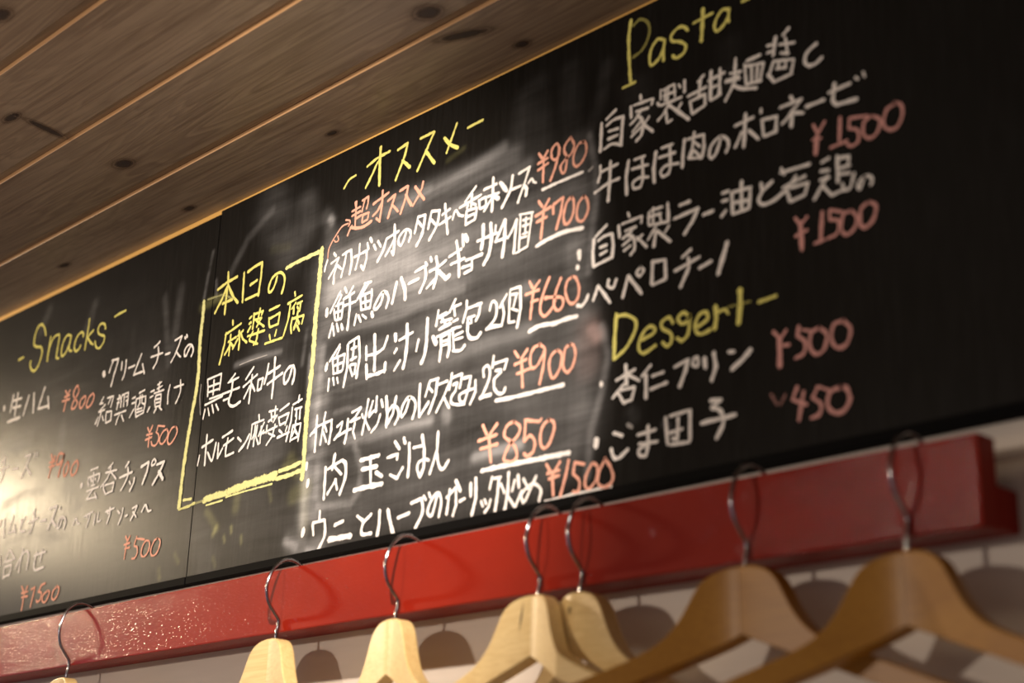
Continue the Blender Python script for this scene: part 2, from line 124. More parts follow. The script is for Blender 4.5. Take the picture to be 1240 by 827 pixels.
30 10510,2049 10551,1978;30 10636,2025 10563,1965 10530,1696;30 10464,1939 10632,1943;30 10536,1852 10623,1853;~30 10759,2026 10695,1913 10656,1803 10658,1729 10703,1682 10763,1704 10822,1753;~30 10710,1840 10808,1830 10833,1787;~29 10900,1980 10843,1875 10821,1790 10835,1723 10884,1692 10931,1735 10917,1797 10832,1823 10709,1850;~29 11032,1959 10973,1924 10958,1837 11002,1735 11062,1712 11108,1754 11118,1841 11080,1932 11032,1961
@white chalk underline beneath the price ¥660|white|r
~41 10522,1584 10626,1605 10718,1601 10839,1586 10958,1593 11100,1586
@white chalk item reading 肉みそ炒めのレタス包み 2包|white|r
39 7510,1406 7510,1262 7511,1038;38 7754,1318 7758,1217 7732,1080;32 7417,1218 7515,1292 7763,1317;32 7647,1416 7631,1342 7594,1094;32 7646,1278 7686,1209;32 7629,1220 7689,1108;32 7431,1236 7496,1245;32 7852,1229 7935,1264;31 7935,1264 7905,1169 7817,1105;~31 7817,1105 7863,1127 7986,1154 8078,1167;37 8020,1278 8017,1148 7990,1039;33 8077,1332 8214,1351;33 8214,1351 8130,1267 8055,1241;33 8055,1241 8208,1252;33 8135,1216 8112,1131 8151,1054;33 8236,1281 8255,1243;33 8323,1414 8299,1264 8256,1075;32 8288,1217 8367,1104;33 8395,1380 8345,1255;37 8452,1413 8450,1265;36 8523,1369 8552,1294;~30 8521,1226 8477,1132 8393,1069;31 8347,1235 8419,1281;44 8597,1384 8627,1201 8623,1085;34 8746,1358 8709,1195 8643,1111;~34 8633,1220 8702,1274 8779,1230 8793,1150 8747,1086;~34 8947,1303 8898,1187 8844,1140 8832,1200 8877,1279 8946,1308 9022,1259 9035,1180 8999,1091;35 9088,1408 9085,1254 9097,1090;35 9097,1090 9222,1208;29 9229,1407 9169,1271;29 9229,1407 9348,1406;29 9212,1353 9272,1293;34 9334,1404 9316,1256 9230,1097;30 9352,1348 9475,1356;30 9510,1339 9429,1214 9335,1086;30 9429,1214 9512,1094;30 9533,1415 9523,1346 9501,1265;30 9535,1371 9670,1381;30 9670,1381 9661,1307 9644,1255;30 9553,1302 9614,1308;30 9614,1308 9591,1237;~30 9591,1237 9540,1192 9544,1135 9627,1100 9721,1090;30 9693,1333 9793,1331;30 9793,1331 9766,1220 9719,1109;~30 9719,1109 9666,1120 9649,1179 9714,1203 9859,1210;29 9855,1281 9861,1173 9795,1071;~29 9966,1290 9956,1357 9994,1386 10034,1358 10039,1265 9967,1142 9924,1105;40 9924,1105 10066,1108;27 10087,1458 10073,1350;27 10091,1383 10264,1387;27 10264,1387 10229,1298;27 10114,1314 10191,1306;27 10192,1288 10104,1242;~32 10104,1242 10108,1159 10162,1098 10226,1090 10250,1130
@orange pink chalk price reading ¥900 on the right board|pink|r
32 10345,1445 10398,1378;32 10508,1426 10436,1360 10459,1094;32 10351,1320 10499,1338;31 10380,1228 10577,1249;~31 10656,1434 10583,1418 10543,1337 10564,1251 10626,1247 10696,1330 10718,1388 10656,1435;31 10724,1377 10711,1237 10668,1078;~30 10876,1339 10805,1306 10778,1223 10811,1110 10859,1108 10916,1184 10925,1288 10876,1339;~30 11029,1349 10971,1331 10950,1238 10952,1159 11000,1113 11057,1153 11090,1251 11064,1336 11017,1351
@white chalk underline beneath the price ¥900|white|r
~38 10123,1041 10351,1027 10597,1021 10956,1013
@white chalk item reading 肉玉ごはん|white|r
47 7392,941 7391,880;56 7438,762 7428,703;44 7710,847 7712,688 7714,529;44 7849,953 7818,809;35 7745,821 7860,852 7968,873;~47 7968,873 8027,824 8033,695 7964,540;35 7846,834 7974,734;35 7892,698 7765,571;35 7876,701 7919,596;46 8257,824 8535,825;46 8289,731 8514,722;40 8407,837 8432,573;45 8505,666 8598,613;54 8186,544 8412,547 8604,541;35 8664,778 8815,790;35 8815,790 8805,740;35 8715,608 8820,558;35 8820,558 8898,648;39 8762,914 8833,835;39 8890,929 8916,872;40 8974,862 8986,709 8978,546;32 9035,809 9161,805;40 9154,905 9192,767 9197,598 9148,514;~32 9148,514 9107,595 9124,657 9206,671 9263,652;36 9375,897 9372,749;35 9373,731 9332,636 9285,524;~35 9368,704 9403,587 9461,536 9537,606
@orange pink chalk price reading ¥850|pink|r
36 9969,845 10025,753;36 10155,828 10051,739 10089,492;35 9918,714 10153,730;35 9948,637 10164,643;~34 10369,805 10283,786 10249,703 10327,636 10391,572 10413,489 10359,455 10272,474 10257,516 10316,603 10424,680 10439,748 10369,805;34 10499,794 10676,747 10699,764;34 10511,783 10503,674 10500,605;~34 10500,605 10571,644 10628,582 10613,498 10541,471 10498,501;~33 10795,742 10725,703 10693,614 10707,533 10756,503 10813,549 10857,652 10843,715 10789,743
@white chalk underline beneath the price ¥850|white|r
45 9971,436 10148,438 10336,433 10699,423 11038,415
@white chalk item reading ウニとハーブのガーリック炒め|white|r
63 7422,277 7405,220;39 7667,419 7668,321;40 7563,310 7587,196;39 7562,317 7752,322;~43 7752,322 7769,171 7679,41;42 7917,248 8048,268;60 7837,117 8176,110;39 8259,288 8355,224;~41 8469,271 8357,205 8346,106 8485,93;41 8594,290 8596,159 8572,38;48 8711,279 8761,148 8808,37;38 8862,183 9020,203;37 9042,292 9188,313;~39 9188,313 9207,182 9116,50;33 9214,333 9245,292;33 9286,352 9307,307;~33 9398,302 9339,139 9277,179 9329,281 9408,332 9460,246 9434,109;33 9528,267 9650,341;32 9651,326 9660,185 9620,90;33 9570,338 9538,118;41 9646,404 9709,301;32 9704,209 9771,222;37 9842,350 9849,233;37 9907,385 9917,207 9869,62;30 9985,167 10010,117;30 10029,175 10053,134;29 10106,163 10087,106 10035,61;30 10118,359 10090,257;29 10141,340 10227,341;36 10206,329 10191,196 10166,42;31 10230,280 10277,197;30 10321,161 10433,25;31 10401,283 10373,198;30 10489,179 10411,43;36 10323,363 10320,191 10284,32;36 10442,321 10456,214;30 10506,281 10573,181;30 10662,278 10535,84;~30 10514,72 10491,149 10613,219 10718,158 10701,59
@orange pink chalk price reading ¥1500 beside the lowest item|pink|r
31 10772,363 10836,271;31 10934,358 10846,255 10862,85;31 10785,280 10926,286;31 10807,232 10927,242;31 11034,355 10998,216 10942,65;31 11104,321 11086,230;30 11104,321 11212,289;~30 11086,230 11157,161 11149,77 11090,78;~30 11300,281 11234,192 11226,107 11274,78 11350,144 11358,243 11309,282;~30 11439,297 11500,219 11532,129 11493,72 11418,68 11366,111 11378,197 11443,288
@white chalk underline beneath the price ¥1500|white|r
30 10762,42 11061,54 11512,55
@yellow chalk heading reading Pasta|yellow|r
39 11692,4165 11668,4021 11669,3846 11692,3561;28 11602,3542 11747,3546;*~31 11723,4099 11792,4130 11875,4079 11910,3984 11876,3881 11808,3816 11718,3792;~33 12066,3830 11998,3856 11924,3782 11911,3673 11938,3634 12012,3669 12072,3748;32 12079,3825 12066,3716 12065,3626;~32 12337,3808 12291,3860 12226,3875 12152,3830 12166,3774 12251,3735 12309,3678 12290,3619 12211,3598 12165,3638;41 12500,3945 12492,3808 12477,3652;29 12395,3852 12601,3864;~31 12764,3831 12702,3851 12638,3794 12618,3724 12648,3678 12712,3708 12769,3774;31 12776,3832 12763,3765 12768,3714;30 12906,3844 12986,3844
@white chalk item reading 自家製甜麺醤と|white|r
32 11524,3361 11412,3309;~31 11413,3246 11497,3274 11609,3269;31 11442,3185 11554,3175;31 11436,3113 11548,3115;~31 11388,3033 11486,3051 11598,3003;40 11356,3289 11355,3163 11346,3024;40 11609,3269 11596,3127 11584,3008;36 11807,3397 11814,3360;36 11698,3328 11703,3225;35 11949,3312 11936,3267;29 11732,3328 11936,3317;29 11760,3261 11896,3247;29 11828,3260 11747,3187 11692,3161;29 11815,3153 11720,3085;29 11829,3103 11707,3044;29 11909,3164 11856,3116;~34 11774,3223 11835,3146 11822,3028 11762,2987;33 11842,3110 11949,3012;25 12036,3365 12036,3275;25 12056,3352 12187,3365;25 12122,3367 12108,3216;25 12069,3297 12200,3294;25 12187,3354 12193,3241;25 12089,3351 12082,3248;25 12233,3343 12252,3308;33 12298,3357 12297,3248;33 12002,3254 12022,3225;28 12042,3218 12265,3215;28 12134,3207 12069,3131 12002,3088;28 12095,3155 12108,3035 12160,3044;28 12264,3161 12225,3120;36 12134,3185 12340,2987;31 12505,3329 12441,3287;31 12332,3196 12529,3212;31 12467,3300 12452,3163;31 12357,3143 12375,3028;30 12363,3141 12515,3151;30 12515,3141 12514,3055;30 12381,3020 12508,3051;30 12554,3257 12717,3272;30 12579,3183 12666,3183;30 12583,3073 12676,3093;37 12581,3334 12571,3077;36 12674,3321 12664,3098;28 12734,3190 12862,3186;28 12777,3239 12887,3219;28 12727,3182 12873,3160;28 12799,3113 12724,3012;34 12835,3352 12818,3138;~34 12800,3129 12895,3062 13037,3015;34 12949,3287 13080,3290;28 12924,3269 12938,3083;28 12935,3244 13113,3208;27 13113,3208 13074,3065;28 12995,3221 12992,3085;28 13054,3210 13039,3078;27 12938,3083 13086,3061;33 13236,3389 13208,3236;33 13365,3417 13306,3377;26 13153,3342 13205,3332;26 13151,3279 13209,3277;26 13328,3347 13338,3301;25 13269,3307 13417,3270;26 13338,3291 13346,3193;25 13278,3230 13358,3199;26 13212,3181 13169,3093;25 13207,3184 13407,3128;25 13407,3128 13374,3016;26 13264,3162 13251,3104;25 13333,3146 13320,3089;25 13239,3108 13331,3084;25 13213,3003 13386,3012;36 13157,3087 13213,3003;~31 13623,3180 13537,3141 13507,3080 13533,3024 13600,3014 13667,3044
@white chalk item reading 牛ほほ肉のボロネーゼ|white|r
31 11348,2892 11349,2813 11322,2743;31 11363,2831 11551,2843;~31 11282,2655 11435,2697 11573,2703;39 11467,2893 11462,2744 11444,2533;39 11675,2831 11649,2685 11657,2529;30 11743,2820 11857,2816;30 11716,2741 11897,2726;~30 11830,2803 11838,2625 11811,2547;~30 11811,2547 11738,2559 11731,2616 11804,2636 11898,2612;38 11983,2813 11957,2674 11964,2543;29 12042,2826 12166,2823;29 12016,2748 12192,2739;~29 12134,2812 12140,2637 12120,2569;~29 12120,2569 12055,2568 12036,2617 12094,2652 12230,2630;34 12295,2823 12275,2711 12267,2580;33 12496,2798 12495,2681 12475,2603;27 12326,2812 12496,2798;27 12397,2853 12376,2721 12331,2640;27 12377,2785 12452,2706;27 12389,2695 12350,2633;27 12389,2695 12463,2607;27 12338,2637 12475,2598;~31 12674,2716 12624,2597 12574,2561 12550,2600 12575,2676 12662,2720 12735,2675 12745,2609 12720,2565;37 12922,2832 12910,2693 12898,2555;29 12816,2763 12997,2776;29 12884,2687 12812,2576;32 12952,2679 13043,2574;32 13075,2816 13074,2789;30 13081,2724 13094,2579;30 13089,2721 13223,2705;30 13223,2705 13211,2583;30 13102,2576 13219,2581;29 13258,2766 13463,2767;29 13454,2763 13312,2644 13270,2622;29 13359,2827 13382,2782;29 13394,2674 13474,2646;37 13371,2697 13358,2570;29 13500,2688 13667,2687;28 13709,2730 13903,2738;34 13766,2789 13744,2652 13774,2606;33 13774,2606 13957,2590;25 13951,2771 13973,2748;25 14020,2788 14033,2745
@dull pink chalk price reading ¥1500 beside the first pasta|dull|r
29 13558,2516 13587,2448;29 13660,2509 13594,2431;45 13586,2420 13569,2275;24 13545,2398 13624,2386;32 13800,2496 13784,2310;26 13705,2280 13852,2288;26 13883,2460 13871,2380;26 13883,2460 14040,2427;~26 13871,2380 13945,2340 13949,2255 13895,2231 13850,2260;~29 14077,2414 14008,2389 13996,2295 14046,2243 14114,2269 14141,2357 14077,2414;~28 14277,2441 14203,2418 14168,2319 14209,2257 14281,2253 14329,2333 14320,2419 14263,2450
@white chalk item reading 自家製ラー油と若鶏の|white|r
31 11431,2320 11301,2248;~30 11333,2203 11402,2225 11494,2223;30 11357,2135 11434,2138;30 11358,2069 11435,2084;30 11290,1985 11504,2011;37 11286,2234 11273,2104 11283,1981;37 11494,2223 11510,2111 11496,2007;28 11673,2358 11689,2317;28 11607,2275 11830,2282;28 11830,2282 11822,2224;28 11645,2204 11764,2206;28 11719,2183 11615,2141;28 11705,2116 11616,2081;28 11705,2056 11631,2030;28 11838,2114 11779,2083;33 11569,2274 11582,2162;~33 11660,2164 11735,2119 11750,2020 11706,1974;32 11779,2107 11882,1996;28 11910,2293 11903,2189;27 11925,2301 12055,2298;28 11954,2316 11954,2186;27 11896,2250 12040,2243;27 12026,2236 12040,2173;27 11910,2175 12126,2148;27 11983,2143 11896,2050;27 12126,2113 12083,2067;35 12112,2310 12119,2150;35 11983,2096 11961,1973;35 11997,2103 12139,1970;33 12239,2254 12344,2257;33 12183,2154 12433,2173;37 12433,2173 12370,2076 12287,1992;35 12487,2099 12582,2105;30 12678,2226 12745,2224;30 12677,2156 12729,2153;30 12667,2031 12713,2069;30 12775,2202 12966,2188;30 12780,2112 12934,2090;30 12779,2017 12940,2020;30 12959,2184 12940,2026;35 12775,2202 12779,2017;34 12872,2268 12867,2023;32 13060,2190 13066,2138;~32 13167,2175 13065,2113 13035,2047 13091,2006 13205,2021 13263,2053;28 13255,2254 13281,2195;27 13247,2219 13517,2206;27 13264,2089 13473,2122;27 13391,2148 13276,2048 13205,2027;33 13298,2066 13329,1958;28 13333,2068 13498,2059;28 13498,2059 13468,1977;28 13336,1956 13468,1971;28 13625,2184 13693,2198;28 13616,2114 13689,2102;28 13674,2059 13547,1905;28 13606,2044 13687,2043;28 13631,1988 13707,1892;33 13766,2187 13764,1982;26 13785,2168 13870,2153;26 13870,2141 13854,2086;26 13782,2085 13874,2080;26 13767,2042 13871,2021;~26 13707,1892 13787,1904 13865,1903 13909,2008;26 13802,1958 13813,1907;~26 13997,1957 13955,1876 13936,1881 13944,1926 14010,1953 14059,1914 14044,1871;55 11123,2164 11125,2096;43 11102,2029 11111,2009
@dull pink chalk price reading ¥1500 beside the second pasta|dull|r
28 13366,1814 13405,1754;28 13475,1794 13419,1750;28 13361,1670 13471,1687;43 13412,1764 13418,1546;36 13609,1790 13587,1570;27 13533,1562 13627,1571;27 13676,1782 13673,1723;27 13676,1788 13792,1736;~27 13673,1712 13750,1677 13733,1588 13654,1569;~28 13857,1728 13791,1712 13773,1600 13823,1551 13889,1590 13906,1667 13857,1731;~33 14012,1752 13947,1713 13935,1600 13978,1564 14043,1603 14073,1699 14013,1754
@white chalk item reading ペペロチーノ|white|r
~34 11099,1683 11148,1665 11197,1696 11228,1745;33 11286,1680 11340,1797 11478,1614;~33 11460,1816 11452,1768 11508,1735 11547,1799;33 11619,1621 11679,1795;38 11679,1795 11826,1605;~32 11818,1838 11772,1796 11810,1761 11848,1800 11818,1838;32 11954,1844 12074,1830;31 11947,1647 12088,1664;31 12352,1844 12258,1798;31 12184,1704 12438,1755;37 11947,1852 11939,1655;36 12081,1828 12088,1664;35 12323,1780 12330,1695 12242,1553;35 12437,1661 12557,1687;46 12719,1800 12676,1696 12625,1564
@yellow chalk heading reading Dessert|yellow|r
40 11551,1493 11535,1303 11528,1113;~33 11551,1472 11657,1460 11763,1387 11755,1293 11660,1179 11537,1111;~33 11833,1207 11952,1233 11969,1277 11901,1299 11824,1236 11799,1147 11850,1089 11978,1127;~32 12162,1271 12120,1328 12045,1306 12053,1250 12137,1190 12145,1122 12095,1094 12053,1136;~32 12326,1291 12270,1332 12212,1299 12253,1243 12318,1254 12335,1302 12317,1148 12252,1104 12203,1135;~32 12415,1178 12511,1220 12504,1275 12448,1282 12399,1234 12390,1157 12446,1112 12542,1128;44 12592,1305 12598,1199 12581,1125;~28 12607,1249 12685,1256 12716,1216;51 12835,1381 12833,1246 12814,1115;*19 12717,1268 12932,1260;28 13007,1235 13172,1244
@white chalk item reading 杏仁プリン|white|r
40 11388,942 11391,917;39 11660,1032 11669,866;30 11554,925 11759,976;30 11638,872 11517,785;30 11683,945 11804,872;30 11570,827 11640,720;30 11608,831 11760,829;30 11760,829 11723,726;30 11640,720 11730,731;30 11930,974 11834,901;29 11945,878 12062,887;29 11923,773 12098,794;40 11879,903 11879,712;39 12313,924 12284,840 12227,733;30 12178,903 12321,934;~30 12370,923 12362,880 12411,863 12412,925 12377,933;41 12481,910 12487,830;41 12571,930 12590,819 12548,717;33 12714,909 12768,897;~43 12927,878 12846,819 12745,763
@white chalk item reading ごま団子|white|r
56 11344,472 11337,410;36 11536,490 11627,450;~36 11507,362 11538,288 11599,277 11688,330;30 11792,426 11982,436;30 11807,349 11997,338;35 11902,479 11902,321 11881,246;~30 11881,240 11815,257 11807,304 11881,330;29 12126,516 12338,525;29 12126,381 12253,391;30 12154,332 12196,318;29 12125,287 12322,274;34 12083,513 12104,296;34 12331,521 12329,289;34 12211,488 12203,312;33 12532,559 12640,548;33 12640,548 12545,501;~37 12545,501 12625,464 12658,370 12588,253;37 12441,400 12611,401 12771,403;*39 11687,531 11732,500
@dull pink chalk price reading ¥500 beside the first dessert|dull|r
31 13137,970 13186,914;30 13253,955 13201,899;30 13221,845 13278,838;47 13193,907 13190,691;34 13369,958 13352,888;24 13396,927 13466,899;~31 13352,888 13421,824 13404,742 13332,721;~31 13551,903 13480,883 13462,778 13515,711 13586,738 13611,840 13551,903;~30 13758,908 13676,898 13650,795 13695,719 13777,730 13816,829 13758,908
@faded pink chalk price reading ¥450|dull|r
*27 13101,496 13156,406;*27 13230,464 13185,400;31 13339,502 13293,415;31 13293,415 13418,354;31 13393,455 13344,250;30 13519,465 13468,392;25 13533,462 13614,421;~30 13475,390 13542,330 13525,262 13455,246;~35 13723,423 13627,407 13596,319 13648,250 13728,246 13785,316 13762,403 13709,428
"""
# wiped chalk dust: w white, y yellow, p pink; spread mm, strength, points in mm on the board plane
DUST = """
w 22.7 0.136 755,292 848,293 958,288 1088,277
w 22.4 0.150 753,248 852,249 960,246 1099,235
w 19.7 0.050 759,194 893,193 1008,190 1100,193
w 21.6 0.099 764,150 897,151 1010,147 1101,148
w 19.3 0.099 755,109 876,111 1011,108 1112,102
w 21.1 0.089 760,67 880,63 1014,59 1113,67
w 18.5 0.079 778,27 883,28 973,26 1066,33
w 33.1 0.150 796,290 862,281 913,259
w 24.2 0.136 786,262 864,254 937,244
w 11.1 0.160 755,229 756,283 755,319
w 8.9 0.176 805,339 882,336 955,335 1023,334
w 4.3 0.200 845,328 931,334 1011,348
w 3.4 0.160 791,344 844,343 907,339
w 5.1 0.160 933,302 1002,312 1045,319
w 6.6 0.176 766,192 857,189 963,192 1049,198
w 5.4 0.144 762,167 821,167 920,159 1051,160
w 3.3 0.160 763,223 854,219 962,221
w 8.7 0.036 1034,385 1031,348 1040,312
w 11.5 0.037 1053,391 1060,347 1066,312
w 9.3 0.040 1095,392 1096,350 1107,307
w 5.4 0.032 1141,383 1132,346 1119,326
w 2.7 0.224 1121,322 1129,288 1130,260 1126,231 1122,195
w 12.5 0.122 1107,307 1113,266 1109,228
w 10.4 0.102 1109,221 1110,190 1122,165
w 2.9 0.256 1138,143 1146,116 1139,86 1128,57 1124,19
w 13.5 0.079 1111,146 1123,114 1117,73 1109,39
w 9.8 0.060 1095,35 1113,45 1117,73
w 6.7 0.280 742,215 740,180 741,129 739,78 739,29
w 8.7 0.240 757,177 757,125 757,84 756,43
w 3.2 0.280 739,95 738,62 739,29
w 3.1 0.240 815,98 827,76 825,53 813,42 762,48
w 3.2 0.200 756,92 757,59
w 4.2 0.360 802,107 840,105 876,107 924,104
w 2.1 0.200 779,138 798,139 825,132
w 3.6 0.360 987,58 1014,59 1045,59
w 4.7 0.280 946,108 948,101
w 3.5 0.400 749,353 752,349
w 7.0 0.112 742,358 749,346
w 7.5 0.200 719,19 747,5 767,5
w 3.2 0.320 712,20 730,12
w 3.1 0.320 750,5 774,-2
w 29.3 0.080 665,214 657,162 650,110
w 16.1 0.080 684,183 694,155
w 23.2 0.064 635,113 678,118
w 20.1 0.080 640,400 660,365 681,340
w 12.0 0.080 705,385 714,359
w 2.0 0.176 528,377 522,348 518,323
w 2.0 0.144 540,339 544,318
w 2.3 0.120 722,237 718,202
w 3.8 0.096 641,395 597,373 569,341
w 2.5 0.240 595,227 633,228 678,224
w 2.2 0.160 731,208 733,147
w 16.8 0.064 551,55 573,17
w 33.8 0.048 645,42 783,39
w 46.8 0.056 178,255 280,173
w 61.6 0.028 146,132 339,84 478,102
w 40.8 0.040 419,228 387,116
w 64.0 0.024 161,324 350,293
w 8.3 0.200 51,232 97,228 133,228
w 10.0 0.140 32,215 101,216
w 6.1 0.120 218,231 221,199 218,178
w 4.8 0.160 86,149 128,156 187,153
w 10.2 0.088 250,147 277,121
w 12.7 0.072 83,120 171,116 259,95
w 15.7 0.060 89,97 221,85
w 4.7 0.072 111,100 175,102 240,90
w 11.5 0.064 289,176 290,131
w 5.5 0.080 467,348 462,278
w 6.1 0.096 263,378 250,348
w 6.6 0.080 141,402 125,377
w 4.2 0.080 432,346 455,260
w 2.3 0.240 1207,47 1210,44
w 4.7 0.064 1172,62 1175,59
w 4.1 0.080 1135,140 1140,136
w 12.1 0.024 1175,346 1180,313
w 9.5 0.020 1278,346 1269,312
y 2.3 0.175 581,44 586,52
y 1.7 0.150 614,48 615,42
y 1.7 0.150 602,39 604,34
y 1.7 0.125 634,35 635,28
y 2.5 0.100 480,19 483,10
y 2.4 0.075 510,32 518,23
y 2.3 0.075 585,19 590,11
y 5.5 0.125 703,96 711,102 724,89
y 4.6 0.100 619,67 621,80
y 3.6 0.100 565,71 587,50
y 6.5 0.100 720,65 742,69
y 5.4 0.075 737,70 742,28
y 3.7 0.025 647,347 678,342
y 4.0 0.125 516,313 544,316 566,313
y 2.1 0.050 932,360 955,365
y 2.2 0.075 676,80 682,66
p 5.0 0.300 1128,143 1134,136
p 10.0 0.120 1123,143 1123,114
w 15.6 .22 776,291 822,292 874,286
w 11.2 .15 765,267 825,260 888,257
w 3.3 .3 753,212 751,161 748,110
"""

# ---------------------------------------------------------------- helpers
def tag(o, label=None, cat=None, group=None, kind=None):
    if label: o['label'] = label
    if cat: o['category'] = cat
    if group: o['group'] = group
    if kind: o['kind'] = kind
    return o

def link(name, me, mat, parent=None, smooth=False):
    o = bpy.data.objects.new(name, me)
    COL.objects.link(o)
    if mat and not me.materials: me.materials.append(mat)
    if parent: o.parent = parent
    if smooth:
        me.polygons.foreach_set('use_smooth', [True] * len(me.polygons))
    return o

def empty(name, loc, label=None, cat=None, group=None):
    o = bpy.data.objects.new(name, None)
    o.empty_display_size = 0.05
    COL.objects.link(o)
    o.location = loc
    return tag(o, label, cat, group)

def box_mesh(name, x0, x1, y0, y1, z0, z1, bev=0.0, seg=2):
    bm = bmesh.new()
    vs = [bm.verts.new((x, y, z)) for x in (x0, x1) for y in (y0, y1) for z in (z0, z1)]
    for f in ((0,1,3,2),(4,6,7,5),(0,4,5,1),(2,3,7,6),(0,2,6,4),(1,5,7,3)):
        bm.faces.new([vs[i] for i in f])
    bmesh.ops.recalc_face_normals(bm, faces=bm.faces)
    if bev > 0:
        bmesh.ops.bevel(bm, geom=list(bm.edges), offset=bev, segments=seg, profile=0.6, affect='EDGES')
    me = bpy.data.meshes.new(name); bm.to_mesh(me); bm.free()
    return me

def prism_x(name, poly, x0, x1):
    """(y, z) outline extruded along the wall"""
    bm = bmesh.new()
    a = [bm.verts.new((x0, y, z)) for y, z in poly]
    b = [bm.verts.new((x1, y, z)) for y, z in poly]
    n = len(poly)
    for i in range(n):
        bm.faces.new((a[i], a[(i+1) % n], b[(i+1) % n], b[i]))
    bm.faces.new(a[::-1]); bm.faces.new(b)
    bmesh.ops.recalc_face_normals(bm, faces=bm.faces)
    me = bpy.data.meshes.new(name); bm.to_mesh(me); bm.free()
    return me

class NT:
    def __init__(s, name):
        s.m = bpy.data.materials.new(name); s.m.use_nodes = True
        s.t = s.m.node_tree; s.b = s.t.nodes['Principled BSDF']; s.out = s.t.nodes['Material Output']
    def n(s, typ, **kw):
        nd = s.t.nodes.new(typ)
        for k, v in kw.items():
            if k.startswith('i_'):
                key = k[2:]
                nd.inputs[int(key) if key.isdigit() else key.replace('_', ' ')].default_value = v
            else: setattr(nd, k, v)
        return nd
    def l(s, a, b): s.t.links.new(a, b)
    def coords(s, scale=(1,1,1), rot=(0,0,0)):
        tc = s.n('ShaderNodeTexCoord'); mp = s.n('ShaderNodeMapping')
        mp.inputs['Scale'].default_value = scale; mp.inputs['Rotation'].default_value = rot
        s.l(tc.outputs['Object'], mp.inputs['Vector']); return mp.outputs['Vector']
    def noise(s, vec, scale, detail=4, rough=0.55, dist=0.0):
        nd = s.n('ShaderNodeTexNoise'); s.l(vec, nd.inputs['Vector'])
        nd.inputs['Scale'].default_value = scale; nd.inputs['Detail'].default_value = detail
        nd.inputs['Roughness'].default_value = rough; nd.inputs['Distortion'].default_value = dist
        return nd.outputs['Fac']
    def ramp(s, fac, stops):
        r = s.n('ShaderNodeValToRGB'); e = r.color_ramp.elements
        while len(e) < len(stops): e.new(0.5)
        for i, (p, c) in enumerate(stops):
            e[i].position = p; e[i].color = (c[0], c[1], c[2], 1) if hasattr(c, '__len__') else (c, c, c, 1)
        s.l(fac, r.inputs[0]); return r.outputs[0]
    def math(s, op, a, b=None, clamp=False):
        nd = s.n('ShaderNodeMath', operation=op); nd.use_clamp = clamp
        for i, v in enumerate((a, b)):
            if v is None: continue
            if isinstance(v, (int, float)): nd.inputs[i].default_value = v
            else: s.l(v, nd.inputs[i])
        return nd.outputs[0]
    def mix(s, fac, a, b, blend='MIX'):
        nd = s.n('ShaderNodeMix', data_type='RGBA', blend_type=blend)
        for idx, v in ((0, fac), (6, a), (7, b)):
            if isinstance(v, (int, float)): nd.inputs[idx].default_value = v
            elif isinstance(v, tuple): nd.inputs[idx].default_value = (*v, 1)
            else: s.l(v, nd.inputs[idx])
        return nd.outputs[2]
    def bump(s, h, strength, dist=0.001):
        b = s.n('ShaderNodeBump'); b.inputs['Strength'].default_value = strength; b.inputs['Distance'].default_value = dist
        s.l(h, b.inputs['Height']); s.l(b.outputs[0], s.b.inputs['Normal'])
    def set(s, **kw):
        for k, v in kw.items():
            key = k.replace('_', ' ')
            if isinstance(v, tuple): s.b.inputs[key].default_value = (*v, 1)
            elif isinstance(v, (int, float)): s.b.inputs[key].default_value = v
            else: s.l(v, s.b.inputs[key])

# ---------------------------------------------------------------- materials
def mat_board():
    t = NT('blackboard')
    at = t.n('ShaderNodeAttribute', attribute_name='dust')
    v1 = t.coords((1.3, 1, 11), (0, math.radians(-9), 0)); s1 = t.noise(v1, 5, 5, 0.6, 0.4)   # wiping marks along the wall
    v2 = t.coords((46, 1, 3.5)); s2 = t.noise(v2, 5, 4, 0.6, 0.3)                              # up and down wipes
    v3 = t.coords(); s3 = t.noise(v3, 700, 2, 0.7)                                              # chalk tooth
    s4 = t.noise(v3, 7, 4, 0.6)
    a = t.math('ADD', t.math('MULTIPLY', t.math('SUBTRACT', s1, 0.5), 2.6), t.math('MULTIPLY', t.math('SUBTRACT', s2, 0.5), 0.35))
    a = t.math('ADD', a, t.math('MULTIPLY', t.math('SUBTRACT', s4, 0.5), 1.4))
    a = t.math('ADD', a, t.math('MULTIPLY', t.math('SUBTRACT', s3, 0.5), 0.5))
    st = t.math('MAXIMUM', t.math('ADD', 1.0, a), 0.12)
    col = t.n('ShaderNodeSeparateColor'); t.l(at.outputs['Color'], col.inputs[0])
    w = t.math('MULTIPLY', col.outputs[0], st)
    haze = t.math('MULTIPLY', t.math('MAXIMUM', t.math('SUBTRACT', s2, 0.42), 0.0), 0.07)
    w = t.math('ADD', w, t.math('MULTIPLY', haze, s4), True)
    y = t.math('MULTIPLY', col.outputs[1], st, True)
    p = t.math('MULTIPLY', col.outputs[2], st, True)
    base = t.mix(s4, (0.0080, 0.0072, 0.0060), (0.0120, 0.0105, 0.0088))
    c = t.mix(w, base, (0.36, 0.352, 0.35))
    c = t.mix(y, c, (0.52, 0.50, 0.20))
    c = t.mix(p, c, (0.52, 0.36, 0.33))
    t.set(Base_Color=c, Roughness=t.math('ADD', t.math('ADD', 0.25, t.math('MULTIPLY', s2, 0.14)), t.math('MULTIPLY', w, 0.35), True), Specular_IOR_Level=0.042)
    t.bump(t.math('ADD', s3, t.math('MULTIPLY', s2, 1.5)), 0.10, 0.0004)
    return t.m
